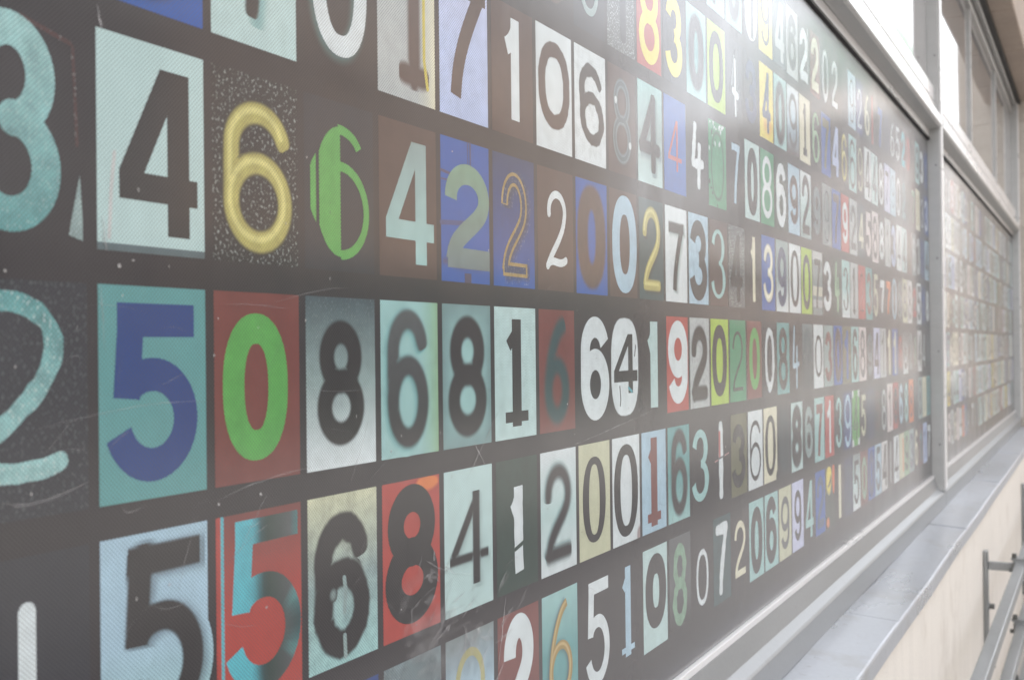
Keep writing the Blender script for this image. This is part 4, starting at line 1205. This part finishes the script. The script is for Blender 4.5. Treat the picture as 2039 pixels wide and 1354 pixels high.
def px_to_wall(px, py):
    """survey of the photograph: where a scratch lies on the panel (s along, h above the eye)"""
    q = (px - 1019.5) / F_PX
    s_ = 0.9 * (q * .4713 + .8820) / (.4713 - q * .8820)
    z_ = s_ * .8820 + .9 * .4713
    return s_ * K, EYE + ((683 + .011 * (1850 - px)) - py) * z_ / F_PX * K


def scratch(p, q, wd, al, bend=0.0):
    a, b = px_to_wall(*p), px_to_wall(*q)
    m = ((a[0] + b[0]) / 2 + bend * .02, (a[1] + b[1]) / 2 + bend * .02)
    pts = []
    for i in range(15):
        t = i / 14
        pts.append(((1 - t) ** 2 * a[0] + 2 * t * (1 - t) * m[0] + t * t * b[0] + rw.uniform(-.0004, .0004),
                    (1 - t) ** 2 * a[1] + 2 * t * (1 - t) * m[1] + t * t * b[1] + rw.uniform(-.0004, .0004)))
    W.ribbon(pts, False, wd, (.62, .60, .60), al, wd * .7, rw.uniform(0, .0002), (.9, 0, 0), 0, .5, 'butt', (0, 0), rw, .8)


for _i in range(46):
    cx, cy = rw.gauss(915, 55), rw.gauss(1225, 60)
    L = rw.uniform(10, 70)
    a = rw.gauss(2.2, .5)
    scratch((cx, cy), (cx + L * math.cos(a), cy + L * math.sin(a)), rw.uniform(.0006, .0030), rw.uniform(.06, .22), rw.uniform(-.2, .2))
for _i in range(14):
    cx, cy = rw.gauss(870, 14), rw.gauss(1135, 14)
    a = rw.uniform(0, 6.3)
    L = rw.uniform(8, 34)
    scratch((cx, cy), (cx + L * math.cos(a), cy + L * math.sin(a)), rw.uniform(.0006, .0020), rw.uniform(.12, .38))
for _i in range(40):
    cx, cy = rw.gauss(1345, 30), rw.gauss(1060, 90)
    L = rw.uniform(10, 60)
    a = rw.gauss(1.75, .25)
    scratch((cx, cy), (cx + L * math.cos(a) * .5, cy + L * math.sin(a)), rw.uniform(.0004, .0016), rw.uniform(.08, .32), rw.uniform(-.3, .3))
for _i in range(60):
    cx, cy = rw.uniform(20, 1500), rw.uniform(560, 1250)
    L = rw.uniform(30, 160)
    a = rw.gauss(-.35, .5)
    scratch((cx, cy), (cx + L * math.cos(a), cy + L * math.sin(a)), rw.uniform(.0002, .0005), rw.uniform(.08, .28), rw.uniform(-.8, .8))
for p_, q_, w_, a_, b_ in (((205, 430), (212, 500), .0012, .35, 0), ((198, 10), (206, 60), .001, .35, 0), ((200, 560), (207, 700), .0007, .2, 0), ((0, 1000), (170, 960), .0012, .22, -.6),
                           ((940, 880), (965, 930), .0006, .6, 0), ((925, 955), (1000, 800), .0004, .4, .2), ((1000, 1190), (985, 1320), .0012, .4, .1), ((1100, 900), (1330, 800), .0005, .45, -.3), ((420, 1000), (620, 930), .0005, .25, .4),
                           ((1430, 640), (1800, 700), .0006, .25, .1), ((60, 860), (420, 800), .0005, .18, .6)):
    scratch(p_, q_, w_, a_, b_)
for _i in range(16):
    cx, cy = rw.gauss(905, 45), rw.gauss(1240, 45)
    L = rw.uniform(40, 110)
    a = rw.gauss(2.5, .3)
    scratch((cx, cy), (cx + L * math.cos(a), cy + L * math.sin(a)), rw.uniform(.004, .009), rw.uniform(.06, .13), rw.uniform(-.3, .3))
for _i in range(60):
    cx, cy = rw.uniform(0, 1750), rw.uniform(300, 1300)
    y, z = px_to_wall(cx, cy)
    W.ellipse(y, z, rw.uniform(.0006, .0016), rw.uniform(.0006, .0016), (.7, .68, .66), rw.uniform(.2, .7), .0003, rw.uniform(.0003, .0005), (0, 0, 0), 8)
W.v = [(x, y, z) for (x, y, z), c in zip(W.v, W.c)]
zlo, zhi = EYE - .78 * K, EYE + 1.18 * K
W.v = [(x, min(max(y, S_BEG * K + .002), S_MUL * K - .002), min(max(z, zlo), zhi)) for x, y, z in W.v]
wo = place('scratches', W.mesh('scratches'), (0.0006, 0, 0), main)
wo['kind'] = 'stuff'

# far panel: the same film, its cards too small to pick apart
far = panel('number_panel', 'far blurred film panel of small number cards beyond the grey mullion', S_MUL + 0.085, S_END)
allspec = [(sp, r_, n) for r_, cs in ROWS.items() for n, sp in cs.items()]
FC, FD = Ink(), Ink()
rf = random.Random(4)
light = [a for a in allspec if a[0][1] in ('mint', 'pmint', 'white', 'lgrey', 'cream', 'pblue', 'lav', 'beige', 'pink', 'pgrey', 'yellow', 'sky')]
sF = (S_MUL + 0.085 + 0.03) * K
ncol = int(((S_END - 0.03) * K - sF) / CP)
for row in range(7):
    zt = Z4 + (4 - row) * RP
    for n in range(ncol):
        sp = rf.choice(light if rf.random() < .30 else allspec)[0]
        C, D = make_card(sp, rf, False)
        FC.merge(C, sF + n * CP, zt - CH)
        FD.merge(D, sF + n * CP, zt - CH)
fo = place('number_cards', FC.mesh('number_cards'), (X_CARD, 0, 0), far)
fo['kind'] = 'stuff'
fd = place('digits', FD.mesh('digits'), (X_INK, 0, 0), far)
fd['kind'] = 'stuff'
